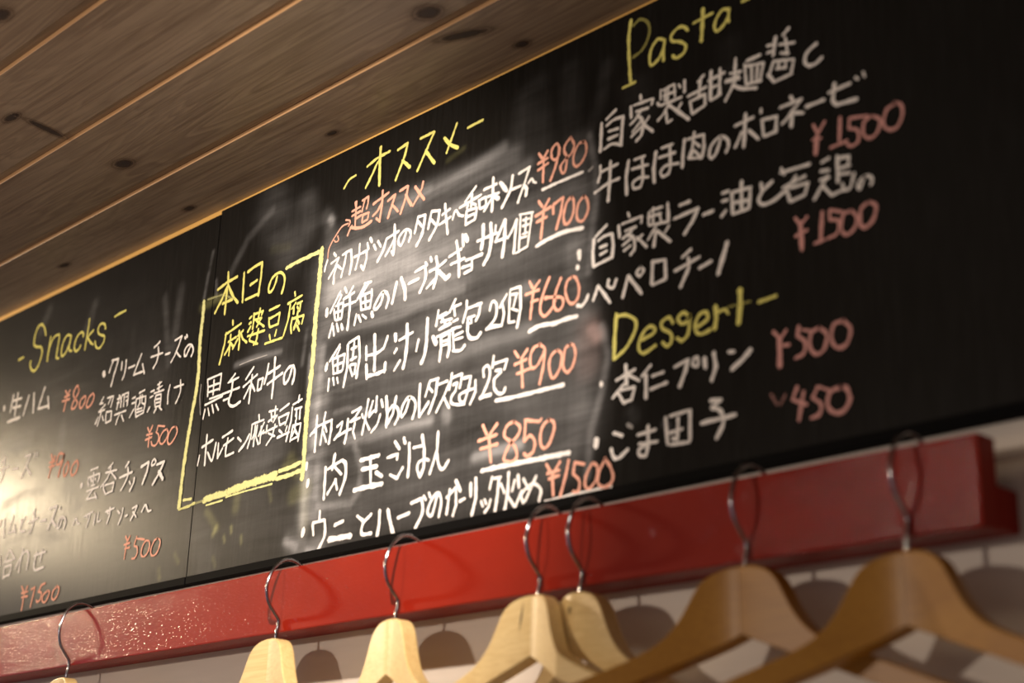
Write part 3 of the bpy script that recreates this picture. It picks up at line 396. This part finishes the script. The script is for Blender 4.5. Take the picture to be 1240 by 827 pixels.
def plain(name, color, rough=0.6, spec=0.5, metal=0.0, noise=None, amp=0.15, bump=0.0):
    t = NT(name)
    if noise:
        v = t.coords(); f = t.noise(v, noise, 4)
        c = t.mix(f, tuple(x * (1 - amp) for x in color), tuple(min(1, x * (1 + amp)) for x in color))
        t.set(Base_Color=c)
        if bump: t.bump(f, bump, 0.0008)
    else: t.set(Base_Color=color)
    t.set(Roughness=rough, Metallic=metal, Specular_IOR_Level=spec)
    return t.m
def mat_chalk(name, color, thin=1.0):
    t = NT(name)
    v = t.coords(); n1 = t.noise(v, 800, 3, 0.7); n2 = t.noise(v, 120, 3, 0.6)
    at = t.n('ShaderNodeAttribute', attribute_name='press')
    sp = t.n('ShaderNodeSeparateColor'); t.l(at.outputs['Color'], sp.inputs[0])
    e, dens = sp.outputs[0], sp.outputs[1]
    a = t.math('SUBTRACT', t.math('ADD', t.math('MULTIPLY', n1, 1.1), t.math('MULTIPLY', n2, 0.9)), t.math('MULTIPLY', t.math('POWER', e, 2.5), 0.75))
    a = t.math('MULTIPLY', t.math('SUBTRACT', a, 0.42 * thin), 4.5, True)
    a = t.math('MULTIPLY', a, dens, True)
    t.set(Base_Color=t.mix(n2, tuple(c * 0.9 for c in color), color), Roughness=0.95, Specular_IOR_Level=0.1, Alpha=a)
    return t.m
def mat_pine(name, dark, mid, light, rough, coat=0.0, sc=1.0, broad=False):
    t = NT(name)
    oi = t.n('ShaderNodeObjectInfo')
    tc = t.n('ShaderNodeTexCoord'); off = t.n('ShaderNodeVectorMath', operation='ADD')
    ml = t.n('ShaderNodeVectorMath', operation='SCALE'); ml.inputs[3].default_value = 13.0
    cb = t.n('ShaderNodeCombineXYZ')
    t.l(oi.outputs['Random'], cb.inputs[0]); t.l(oi.outputs['Random'], cb.inputs[1]); t.l(oi.outputs['Random'], cb.inputs[2])
    t.l(cb.outputs[0], ml.inputs[0]); t.l(tc.outputs['Object'], off.inputs[0]); t.l(ml.outputs[0], off.inputs[1])
    mp = t.n('ShaderNodeMapping'); mp.inputs['Scale'].default_value = (0.9, 9, 9) if broad else (1.6 * sc, 22 * sc, 22 * sc); t.l(off.outputs[0], mp.inputs[0])
    mp2 = t.n('ShaderNodeMapping'); mp2.inputs['Scale'].default_value = (2.6, 105, 105) if broad else (6 * sc, 160 * sc, 160 * sc); t.l(off.outputs[0], mp2.inputs[0])
    n1 = t.noise(mp.outputs[0], 2.6, 3, 0.5, 0.6)
    rings = t.math('FRACT', t.math('MULTIPLY', n1, 15.0 if broad else 7.0))
    rings = t.math('SMOOTH_MIN', rings, t.math('MULTIPLY', t.math('SUBTRACT', 1.0, rings), 3.0))
    n2 = t.noise(mp2.outputs[0], 2.2, 4, 0.65)
    n3 = t.noise(mp.outputs[0], 0.7, 2, 0.5)
    c = t.mix(t.math('MULTIPLY', rings, 0.9, True), dark, mid)
    c = t.mix(t.math('MULTIPLY', n3, 0.9), c, light)
    c = t.mix(t.math('MULTIPLY', t.math('SUBTRACT', n2, 0.45), 2.6 if broad else 1.8, True), c, dark)
    t.set(Base_Color=c, Roughness=rough, Specular_IOR_Level=0.35, Coat_Weight=coat, Coat_Roughness=0.3)
    t.bump(n2, 0.12, 0.0006)
    return t.m
def mat_knot():
    t = NT('pine_knot')
    at = t.n('ShaderNodeAttribute', attribute_name='press')
    sp = t.n('ShaderNodeSeparateColor'); t.l(at.outputs['Color'], sp.inputs[0])
    r = sp.outputs[0]
    v = t.coords(); n = t.noise(v, 90, 3)
    rr = t.math('ADD', r, t.math('MULTIPLY', t.math('SUBTRACT', n, 0.5), 0.25))
    a = t.ramp(rr, [(0.28, 0.85), (0.45, 0.55), (0.52, 0.22), (0.60, 0.42), (0.72, 0.12), (0.98, 0.0)])
    c = t.ramp(rr, [(0.15, (0.030, 0.018, 0.013)), (0.40, (0.045, 0.024, 0.015)), (0.6, (0.10, 0.048, 0.022))])
    t.set(Base_Color=c, Roughness=0.6, Alpha=a)
    return t.m
def mat_red():
    t = NT('red_gloss_paint')
    v = t.coords((45, 45, 130)); f = t.noise(v, 5, 1, 0.5)       # brush texture, fine orange peel
    v2 = t.coords((36, 60, 80)); g = t.noise(v2, 6, 3, 0.7)
    v3 = t.coords((5, 5, 9)); h = t.noise(v3, 1.6, 3)
    c = t.mix(h, (0.165, 0.006, 0.002), (0.27, 0.016, 0.0045))
    glint_flecks = t.ramp(g, [(0.64, 0.0), (0.84, 0.10)])  # pale flecks painted into the red, standing for glints on the gloss
    c = t.mix(glint_flecks, c, (0.62, 0.30, 0.20))
    t.set(Base_Color=c, Roughness=0.5, Specular_IOR_Level=0.05, Coat_Weight=0.21, Coat_Roughness=0.05)
    b = t.n('ShaderNodeBump'); b.inputs['Strength'].default_value = 1.0; b.inputs['Distance'].default_value = 0.0008
    t.l(t.math('ADD', f, t.math('MULTIPLY', h, 0.5)), b.inputs['Height']); t.l(b.outputs[0], t.b.inputs['Coat Normal'])
    return t.m
def mat_wall():
    t = NT('cream_wall_paint')
    v = t.coords((3, 3, 30)); f = t.noise(v, 4, 4)
    v2 = t.coords(); g = t.noise(v2, 60, 3)
    c = t.mix(f, (0.60, 0.515, 0.43), (0.68, 0.59, 0.50))
    t.set(Base_Color=c, Roughness=0.6)
    t.bump(g, 0.15, 0.0005)
    return t.m

M_BOARD = mat_board()
M_EDGE = plain('black_edging', (0.003, 0.0028, 0.0028), 0.7, 0.03)
M_CHALK = {'white': mat_chalk('white_chalk', (0.86, 0.80, 0.74)), 'yellow': mat_chalk('yellow_chalk', (0.78, 0.71, 0.20)), 'pale': mat_chalk('pale_yellow_chalk', (0.72, 0.69, 0.30), 1.32),
           'pink': mat_chalk('pink_chalk', (0.78, 0.385, 0.275)), 'dull': mat_chalk('dull_pink_chalk', (0.66, 0.33, 0.29))}
M_PINE = mat_pine('pine_boards', (0.110, 0.066, 0.038), (0.31, 0.225, 0.142), (0.38, 0.295, 0.21), 0.40, 0.15, 1.0, True)
M_LIP_LIT = mat_pine('pine_lip_lit', (0.46, 0.25, 0.11), (0.56, 0.32, 0.15), (0.60, 0.36, 0.18), 0.5)
M_TRIM = mat_pine('honey_pine', (0.70, 0.37, 0.09), (0.82, 0.47, 0.12), (0.86, 0.53, 0.16), 0.45)
M_KNOT = mat_knot()
M_RED = mat_red()
M_WALL = mat_wall()
M_HANGER = mat_pine('varnished_beech', (0.58, 0.36, 0.12), (0.80, 0.57, 0.24), (0.86, 0.67, 0.33), 0.38, 0.15, 1.4)
M_HANGER_B = mat_pine('honey_beech', (0.27, 0.105, 0.010), (0.38, 0.170, 0.018), (0.44, 0.215, 0.028), 0.42, 0.0, 1.4)
M_STEEL = plain('dark_chrome', (0.30, 0.28, 0.30), 0.16, 0.5, 1.0)
M_HOLE = plain('hole_dark', (0.03, 0.025, 0.02), 0.9)
M_FLOOR = mat_pine('floor_boards', (0.42, 0.33, 0.25), (0.58, 0.48, 0.38), (0.64, 0.55, 0.45), 0.5)

# ---------------------------------------------------------------- the room shell
ZC = 2.3285           # ceiling plane
YW = 0.010            # wall surface behind the boards
XL, XR = -3.6, 1.2
# wall: painted panelling, one groove above the rail
wall = empty('wall_back', (0, YW, 0)); tag(wall, None, None, None, 'structure')
zs = [0.0, 0.27, 0.47, 0.67, 0.87, 1.07, 1.27, 1.47, 1.6715, 1.8715, 2.0715, 2.2715, 2.40]
for i in range(len(zs) - 1):
    a, b = zs[i], zs[i+1]; c = 0.0035
    me = prism_x('panel', [(0.0, a + c), (0.004, a), (0.02, a), (0.02, b), (0.004, b), (0.0, b - c)], XL, XR)
    link('panel', me, M_WALL, wall)
# small nail hole under the rail
bm = bmesh.new(); bmesh.ops.create_circle(bm, cap_ends=True, radius=0.0016, segments=12, matrix=Matrix.Rotation(math.radians(90), 4, 'X'))
me = bpy.data.meshes.new('nail_hole'); bm.to_mesh(me); bm.free()
o = link('nail_hole', me, M_HOLE, wall); o.location = (-1.3135, -0.0003, 1.8113)

floor = link('floor', box_mesh('floor', XL, XR, -3.2, YW + 0.02, -0.03, 0.0), M_FLOOR); tag(floor, kind='structure')

# ceiling of lapped pine boards running along the wall
ceil = empty('ceiling', (0, 0, ZC)); tag(ceil, kind='structure')
edges = [0.03, -0.0895, -0.2075, -0.327, -0.4455, -0.564, -0.683, -0.802, -0.921, -1.04, -1.16, -1.28, -1.40, -1.52, -1.64, -1.76, -1.88, -2.0, -2.12, -2.24, -2.36]
H = 0.0046
planks = []
for i in range(len(edges) - 1):
    a, b = edges[i], edges[i+1]        # a nearer the wall, b into the room
    lap = 0.013 if i else 0.0
    poly = [(b, 0.0004), (b + 0.0004, 0.0), (a - lap, 0.0), (a - 0.0002, H), (a - 0.0002, 0.016), (b, 0.016)]
    if i == 0: poly = [(b, 0.0006), (b + 0.0004, 0.0), (a, 0.0), (a, 0.016), (b, 0.016)]
    me = prism_x('plank', poly, XL, XR)
    me.materials.append(M_PINE); me.materials.append(M_LIP_LIT)      # room-facing edges paler, the light they catch painted into the colour
    for f in me.polygons:
        if f.normal.y < -0.5 and f.center.z < 0.012: f.material_index = 1
    planks.append(link('plank', me, None, ceil))
def knot(plank, x, y, rx, ry, rot=0.0):
    bm = bmesh.new(); lay = bm.verts.layers.float_color.new('press')
    c = bm.verts.new((0, 0, 0)); c[lay] = (0, 0, 0, 1); prev = [c]; K = 20
    rings = []
    for r in (0.35, 0.6, 0.8, 1.0):
        ring = []
        for k in range(K):
            th = 2 * math.pi * k / K
            vx, vy = rx * r * math.cos(th), ry * r * math.sin(th)
            v = bm.verts.new((vx * math.cos(rot) - vy * math.sin(rot), vx * math.sin(rot) + vy * math.cos(rot), 0)); v[lay] = (r, 0, 0, 1); ring.append(v)
        rings.append(ring)
    for k in range(K):
        bm.faces.new((c, rings[0][(k+1) % K], rings[0][k]))
        for j in range(3):
            bm.faces.new((rings[j][k], rings[j][(k+1) % K], rings[j+1][(k+1) % K], rings[j+1][k]))
    me = bpy.data.meshes.new('knot'); bm.to_mesh(me); bm.free()
    o = link('knot', me, M_KNOT, planks[plank]); o.location = (x, y, -0.00025)
for k in [(q[0], q[1], q[2], q[3] * 1.35, q[4] * 1.35) + tuple(q[5:]) for q in ((0, -1.4909, -0.0256, 0.014, 0.007), (0, -1.762, -0.0351, 0.016, 0.006), (0, -1.2165, -0.0307, 0.011, 0.0055),
          (0, -0.9702, -0.070, 0.036, 0.009, 0.35), (0, -0.9443, -0.0228, 0.012, 0.008),
          (1, -1.4403, -0.1401, 0.020, 0.013), (1, -0.964, -0.1175, 0.020, 0.015),
          (2, -1.4274, -0.2769, 0.020, 0.008), (2, -1.425, -0.240, 0.008, 0.034, 0.2), (3, -1.2457, -0.3805, 0.022, 0.012),
          (1, -2.1, -0.15, 0.018, 0.01), (1, -0.55, -0.16, 0.02, 0.012), (3, -0.7, -0.40, 0.02, 0.012), (2, -0.8, -0.28, 0.02, 0.01))]:
    knot(*k)

# narrow honey coloured strip closing the gap between the boards and the ceiling
tr = link('trim_1', box_mesh('trim_1', XL, XR, 0.002, YW, 2.3155, ZC, 0.0006, 1), M_TRIM); tag(tr, kind='structure')

# ---------------------------------------------------------------- the two menu boards
def swipes():
    L = []
    for ln in DUST.strip().splitlines():
        a = ln.split()
        pts = np.array([[float(c) for c in q.split(',')] for q in a[3:]]) / 1000.0
        pts = pts + np.array([-2.0, 1.9])
        L.append(('wyp'.index(a[0]), float(a[1]) / 1000.0, float(a[2]), pts))
    return L
SW = swipes()
def board(name, x0, x1, z0, z1, label, cat):
    root = empty(name, ((x0 + x1) / 2, 0.0, z0), label, cat)
    ox = (x0 + x1) / 2
    nx = int((x1 - x0) / 0.0023); nz = int((z1 - z0) / 0.0023)
    X, Z = np.meshgrid(np.linspace(x0, x1, nx + 1), np.linspace(z0, z1, nz + 1))
    D = np.zeros(X.shape + (3,))
    for ch, sg, st, pts in SW:
        best = np.full(X.shape, 1e9)
        lo, hi = pts.min(0) - 4 * sg, pts.max(0) + 4 * sg
        if hi[0] < x0 or lo[0] > x1: continue
        for p, q in zip(pts[:-1], pts[1:]):
            d = q - p; L2 = max(1e-12, (d * d).sum())
            t = np.clip(((X - p[0]) * d[0] + (Z - p[1]) * d[1]) / L2, 0, 1)
            best = np.minimum(best, (X - p[0] - t * d[0]) ** 2 + (Z - p[1] - t * d[1]) ** 2)
        D[..., ch] = np.maximum(D[..., ch], 0) + st * np.exp(-(best / (2 * sg * sg)) ** 1.3)
    D = np.clip(D, 0, 1)
    # front face as a fine grid carrying the chalk dust
    n = (nx + 1) * (nz + 1)
    co = np.stack([X - ox, np.zeros_like(X), Z - z0], -1).reshape(-1, 3)
    idx = np.arange(n).reshape(nz + 1, nx + 1)
    q = np.stack([idx[:-1, :-1], idx[:-1, 1:], idx[1:, 1:], idx[1:, :-1]], -1).reshape(-1, 4)
    me = bpy.data.meshes.new('writing_surface')
    me.vertices.add(n); me.vertices.foreach_set('co', co.ravel())
    me.loops.add(q.size); me.loops.foreach_set('vertex_index', q.ravel())
    me.polygons.add(len(q)); me.polygons.foreach_set('loop_start', np.arange(len(q)) * 4)
    me.update(calc_edges=True)
    at = me.attributes.new('dust', 'FLOAT_COLOR', 'POINT')
    at.data.foreach_set('color', np.concatenate([D.reshape(-1, 3), np.ones((n, 1))], 1).ravel())
    link('writing_surface', me, M_BOARD, root)
    link('backing_board', box_mesh('backing_board', x0 - ox, x1 - ox, 0.0004, YW, 0, z1 - z0, 0), M_EDGE, root)
    link('edging_strip', box_mesh('edging_strip', x0 - ox, x1 - ox, -0.0012, YW - 0.0002, -0.0012, 0.0070, 0.0004, 1), M_EDGE, root)
    return root
XS = -1.4629
ZB = 1.8978
B_L = board('menu_board', -3.0, XS - 0.0009, ZB, 2.3205, 'left blackboard menu panel headed Snacks in chalk, set slightly lower under the ceiling', 'blackboard')
B_R = board('menu_board', XS + 0.0009, 0.35, ZB, 2.3243, 'large right blackboard menu panel headed with Pasta and Dessert and a yellow chalk box', 'blackboard')

# ---------------------------------------------------------------- chalk writing, stroke by stroke
def catmull(P, per=6):
    P = [P[0] * 2 - P[1]] + P + [P[-1] * 2 - P[-2]]
    out = []
    for i in range(1, len(P) - 2):
        p0, p1, p2, p3 = P[i-1:i+3]
        for k in range(per):
            t = k / per
            out.append(0.5 * ((2 * p1) + (p2 - p0) * t + (2 * p0 - 5 * p1 + 4 * p2 - p3) * t * t + (3 * p1 - p0 - 3 * p2 + p3) * t ** 3))
    out.append(P[-2]); return out
def ribbon(bm, lay, pts, w, y, dens, smooth):
    P = [np.array(p) for p in pts]
    if smooth and len(P) > 2: P = catmull(P)
    # resample to about 1.6 mm steps
    Q = [P[0]]
    for a, b in zip(P[:-1], P[1:]):
        L = np.linalg.norm(b - a); k = max(1, int(L / 0.0022))
        for j in range(1, k + 1): Q.append(a + (b - a) * j / k)
    n = len(Q); rows = []
    tot = sum(np.linalg.norm(b - a) for a, b in zip(Q[:-1], Q[1:]))
    # rounded caps
    t0 = (Q[0] - Q[1]); t0 = t0 / (np.linalg.norm(t0) + 1e-9)
    t1 = (Q[-1] - Q[-2]); t1 = t1 / (np.linalg.norm(t1) + 1e-9)
    C = [(Q[0] + t0 * w * 0.42, 0.45)] + [(q, 1.0) for q in Q] + [(Q[-1] + t1 * w * 0.42, 0.45)]
    wob = random.uniform(0, 9)
    for i, (c, k) in enumerate(C):
        a = C[max(0, i-1)][0]; b = C[min(len(C)-1, i+1)][0]
        d = b - a; L = np.linalg.norm(d) + 1e-9; nrm = np.array((-d[1], d[0])) / L
        ww = 0.5 * w * k * (1 + 0.10 * math.sin(wob + i * 0.9) + random.uniform(-0.07, 0.07))
        end = 1.0 if k < 1 else 0.0
        row = []
        for s in (-1, -0.5, 0, 0.5, 1):
            p = c + nrm * ww * s * 1.12
            v = bm.verts.new((p[0], y, p[1])); v[lay] = (max(abs(s), end * 0.9), dens, 0, 1); row.append(v)
        rows.append(row)
    for r0, r1 in zip(rows[:-1], rows[1:]):
        for j in range(4):
            bm.faces.new((r0[j], r1[j], r1[j+1], r0[j+1]))
for block in WRITING.strip().split('@')[1:]:
    head, data = block.strip().split('\n')
    label, colour, side = head.split('|')
    root = B_L if side == 'l' else B_R
    bm = bmesh.new(); lay = bm.verts.layers.float_color.new('press')
    k = 0
    for s in data.split(';'):
        dim = s.startswith('*'); s = s.lstrip('*'); sm = s.startswith('~'); s = s.lstrip('~')
        f = s.split(); w = int(f[0]) / 10000.0
        pts = [tuple(float(c) / 10000.0 for c in q.split(',')) for q in f[1:]]
        pts = [(x - 2.0 - root.location.x, z + 1.9 - root.location.z) for x, z in pts]
        k += 1
        ribbon(bm, lay, pts, w, -0.0004 - 0.000015 * k, 0.35 if dim else 1.0, sm)
    bmesh.ops.recalc_face_normals(bm, faces=bm.faces)
    me = bpy.data.meshes.new('chalk_lettering'); bm.to_mesh(me); bm.free()
    tag(link('chalk_lettering', me, M_CHALK[colour], root), label)

# ---------------------------------------------------------------- red coat rail
rail = empty('coat_rail', (-1.6, YW, 1.819), 'glossy red painted wooden rail on the wall under the blackboards', 'rail')
RX1 = -0.5050
def bowed(name, x0, x1, y0, y1, z0, z1, bev, bow):
    me = box_mesh(name, x0, x1, y0, y1, z0, z1, 0)
    bm = bmesh.new(); bm.from_mesh(me)
    cuts = [e for e in bm.edges if abs(e.verts[0].co.x - e.verts[1].co.x) > 0.5]
    bmesh.ops.subdivide_edges(bm, edges=cuts, cuts=48, use_grid_fill=True)
    bmesh.ops.bevel(bm, geom=[e for e in bm.edges if len(e.link_faces) == 2 and e.calc_face_angle() > 0.5], offset=bev, segments=2, profile=0.6, affect='EDGES')
    for v in bm.verts:
        v.co.z += bow(v.co.x)
    bm.to_mesh(me); bm.free(); return me
def bow(x):    # the long board is slightly crowned
    t = (x - (-1.15)) / 0.75
    return 0.0022 * max(-1.0, 1 - t * t)
me = bowed('face_board', -3.4, RX1, -0.034, -0.014, 1.8196, 1.8792, 0.0014, bow)
o = link('face_board', me, M_RED, rail); o.location = -rail.location
me = bowed('cleat', -3.4, RX1, -0.0138, YW - 0.0002, 1.8214, 1.8490, 0.001, bow)
o = link('cleat', me, M_RED, rail); o.location = -rail.location

# ---------------------------------------------------------------- wooden hangers
def tube(pts, r, seg=10, per=5):
    P = catmull([Vector(p) for p in pts], per)
    bm = bmesh.new(); rings = []
    for i, p in enumerate(P):
        d = (P[min(i+1, len(P)-1)] - P[max(i-1, 0)]).normalized()
        a = Vector((1, 0, 0)); b = d.cross(a).normalized()
        rings.append([bm.verts.new(p + a * r * math.cos(2*math.pi*k/seg) + b * r * math.sin(2*math.pi*k/seg)) for k in range(seg)])
    for r0, r1 in zip(rings[:-1], rings[1:]):
        for k in range(seg): bm.faces.new((r0[k], r0[(k+1) % seg], r1[(k+1) % seg], r1[k]))
    bm.faces.new(rings[0][::-1]); bm.faces.new(rings[-1])
    bmesh.ops.recalc_face_normals(bm, faces=bm.faces)
    me = bpy.data.meshes.new('hook'); bm.to_mesh(me); bm.free(); return me
UPPER = [(0, 0), (8, -0.4), (16, -2), (23, -5), (29, -10), (33, -17), (37, -27), (43, -37), (50, -46), (60, -54), (74, -61), (100, -72), (150, -93), (195, -112), (210, -121), (217, -130)]
def arm(side, ang, clamp, lean, rnd=6):
    """one half of a wooden hanger, in millimetres from the foot of the hook"""
    bm = bmesh.new(); rows = []
    def z_at(tab, s):
        for (a, za), (b, zb) in zip(tab[:-1], tab[1:]):
            if s <= b: return za + (zb - za) * (s - a) / (b - a)
        return tab[-1][1]
    st = [0.15, 4, 8, 12, 16, 20, 23, 26, 29, 31, 33, 35, 37, 40, 43, 46, 50, 55, 60, 67, 74, 85, 100, 125, 150, 175, 195, 204, 210, 214, 217]
    # smooth the outline
    def up(s): return sum(z_at(UPPER, abs(s + d)) for d in (-4, -2, 0, 2, 4)) / 5
    for s in st:
        zu = up(s); zl = -47 - 0.42 * s - (0.0 if s > 3 else 0)
        if s > 204: zl = min(zl + (s - 204) * 0.25, zu - 6)
        zl = min(zl, zu - 6)
        sc = min(s, clamp); sc = math.sqrt(sc * sc + rnd * rnd) - rnd
        yc = -math.tan(math.radians(abs(ang))) * sc * (1 if side * ang <= 0 else -1)
        # ang>0: left arm comes towards the room; ang<0: right arm does
        th = 7.8 if s < 60 else 7.8 - min(2.2, (s - 60) * 0.03)
        hz = (zu - zl) / 2; mz = (zu + zl) / 2; ch = min(1.6, hz * 0.3)
        ring = []
        for (dy, dz) in ((-th, hz - ch), (-th + 0.5, hz - 0.5), (-th + ch, hz), (th - ch, hz), (th - 0.5, hz - 0.5), (th, hz - ch),
                         (th, -hz + ch * 0.5), (th - 1.2, -hz), (-th + 1.2, -hz), (-th, -hz + ch * 0.5)):
            x = side * s; z = mz + dz
            ring.append(bm.verts.new(((x * math.cos(lean) - z * math.sin(lean)) / 1000, (yc + dy) / 1000, (x * math.sin(lean) + z * math.cos(lean)) / 1000)))
        rows.append(ring)
    n = 10
    for r0, r1 in zip(rows[:-1], rows[1:]):
        for k in range(n): bm.faces.new((r0[k], r0[(k+1) % n], r1[(k+1) % n], r1[k]))
    bm.faces.new(rows[0][::-1]); bm.faces.new(rows[-1])
    bmesh.ops.recalc_face_normals(bm, faces=bm.faces)
    me = bpy.data.meshes.new('arm'); bm.to_mesh(me); bm.free(); return me
HOOK = [(-0.8, -10), (-6, 0), (-14, 6.2), (-22, 9.6), (-30, 10.4), (-38, 7.6), (-45.5, 0.5), (-50.5, -9), (-52.6, -20), (-49.5, -32), (-43, -40), (-37, -46.5), (-36.6, -52), (-38, -60), (-38, -82)]
HANG = [  # shaft x, shaft foot z, left angle, left clamp, right angle, right clamp, lean, hook stretch, material, label
    (-1.626, 1.8070, 0, 90, -18, 90, 0.0, 1.15, 0, 'leftmost hanger on the rail, only its hook and wooden tip showing'),
    (-1.2364, 1.8148, 0, 90, -18, 90, 0.0, 1.0, 0, 'pale wooden hanger, second from the left, below the yellow chalk box'),
    (-1.0628, 1.8160, -14, 90, -22, 90, 0.0, 1.0, 0, 'pale wooden hanger below the lowest chalk item ウニとハーブ, turned edge on with a dark side face'),
    (-0.8895, 1.8176, 7, 90, -28, 55, 0.0, 1.0, 0, 'wooden hanger with a seam down its front, left one of the close pair'),
    (-0.8440, 1.8150, -24, 90, -8, 60, 0.0, 1.02, 0, 'wooden hanger with a dark knot near its top, right one of the close pair'),
    (-0.6860, 1.8158, 33, 130, 4, 100, 0.03, 1.0, 1, 'honey brown wooden hanger, second from the right end of the rail, behind its neighbour'),
    (-0.5569, 1.8095, 29, 120, -12, 100, 0.03, 1.0, 1, 'darkest brown wooden hanger nearest the right end of the red rail'),
]
for (hx, hz, aL, cL, aR, cR, lean, stretch, mi, label) in HANG:
    root = empty('wooden_hanger', (hx, -0.038, hz), label, 'hanger', 'wooden hangers on the red rail')
    mt = (M_HANGER, M_HANGER_B)[mi]
    zt = 1.879 + 0.0
    pts = [(0.0, y / 1000 + 0.038, (z * (1 if z > 0 else stretch)) / 1000 + zt - hz + bow(hx) * 0.5) for y, z in HOOK]
    hk = link('hook', tube(pts, 0.00155), M_STEEL, root, True); tag(hk, 'bent metal wire hook')
    # each half is solid wood; they meet at the glue line under the hook
    first = link('shoulder_half', arm(-1, aL, cL, lean, 22 if mi else 6), mt, root)
    link('shoulder_half', arm(1, aR, cR, lean, 22 if mi else 6), mt, root)
    if 'seam down' in label or 'dark knot' in label:
        seam = 'seam down' in label
        bm = bmesh.new(); lay = bm.verts.layers.float_color.new('press')
        c = bm.verts.new((0, 0, 0)); c[lay] = (0, 0, 0, 1); last = None
        w_, h_ = (0.0014, 0.0150) if seam else (0.0042, 0.0050)
        for r in (0.4, 0.7, 1.0):
            ring = []
            for k in range(16):
                v = bm.verts.new((w_ * r * math.cos(math.pi * k / 8), 0, h_ * r * math.sin(math.pi * k / 8))); v[lay] = (r, 0, 0, 1); ring.append(v)
            for k in range(16):
                if last is None: bm.faces.new((c, ring[k], ring[(k+1) % 16]))
                else: bm.faces.new((last[k], ring[k], ring[(k+1) % 16], last[(k+1) % 16]))
            last = ring
        me = bpy.data.meshes.new('grain_mark'); bm.to_mesh(me); bm.free()
        gm = link('dark_seam' if seam else 'knot', me, M_KNOT, first)
        a = math.radians(aL)
        sx = -0.0095 if seam else -0.0045
        gm.location = (sx, -0.0078 - 0.00025 + math.tan(a) * (sx + 0.003), -0.0165 if seam else -0.0135)
        gm.rotation_euler = (0, math.radians(9) if seam else 0, a)
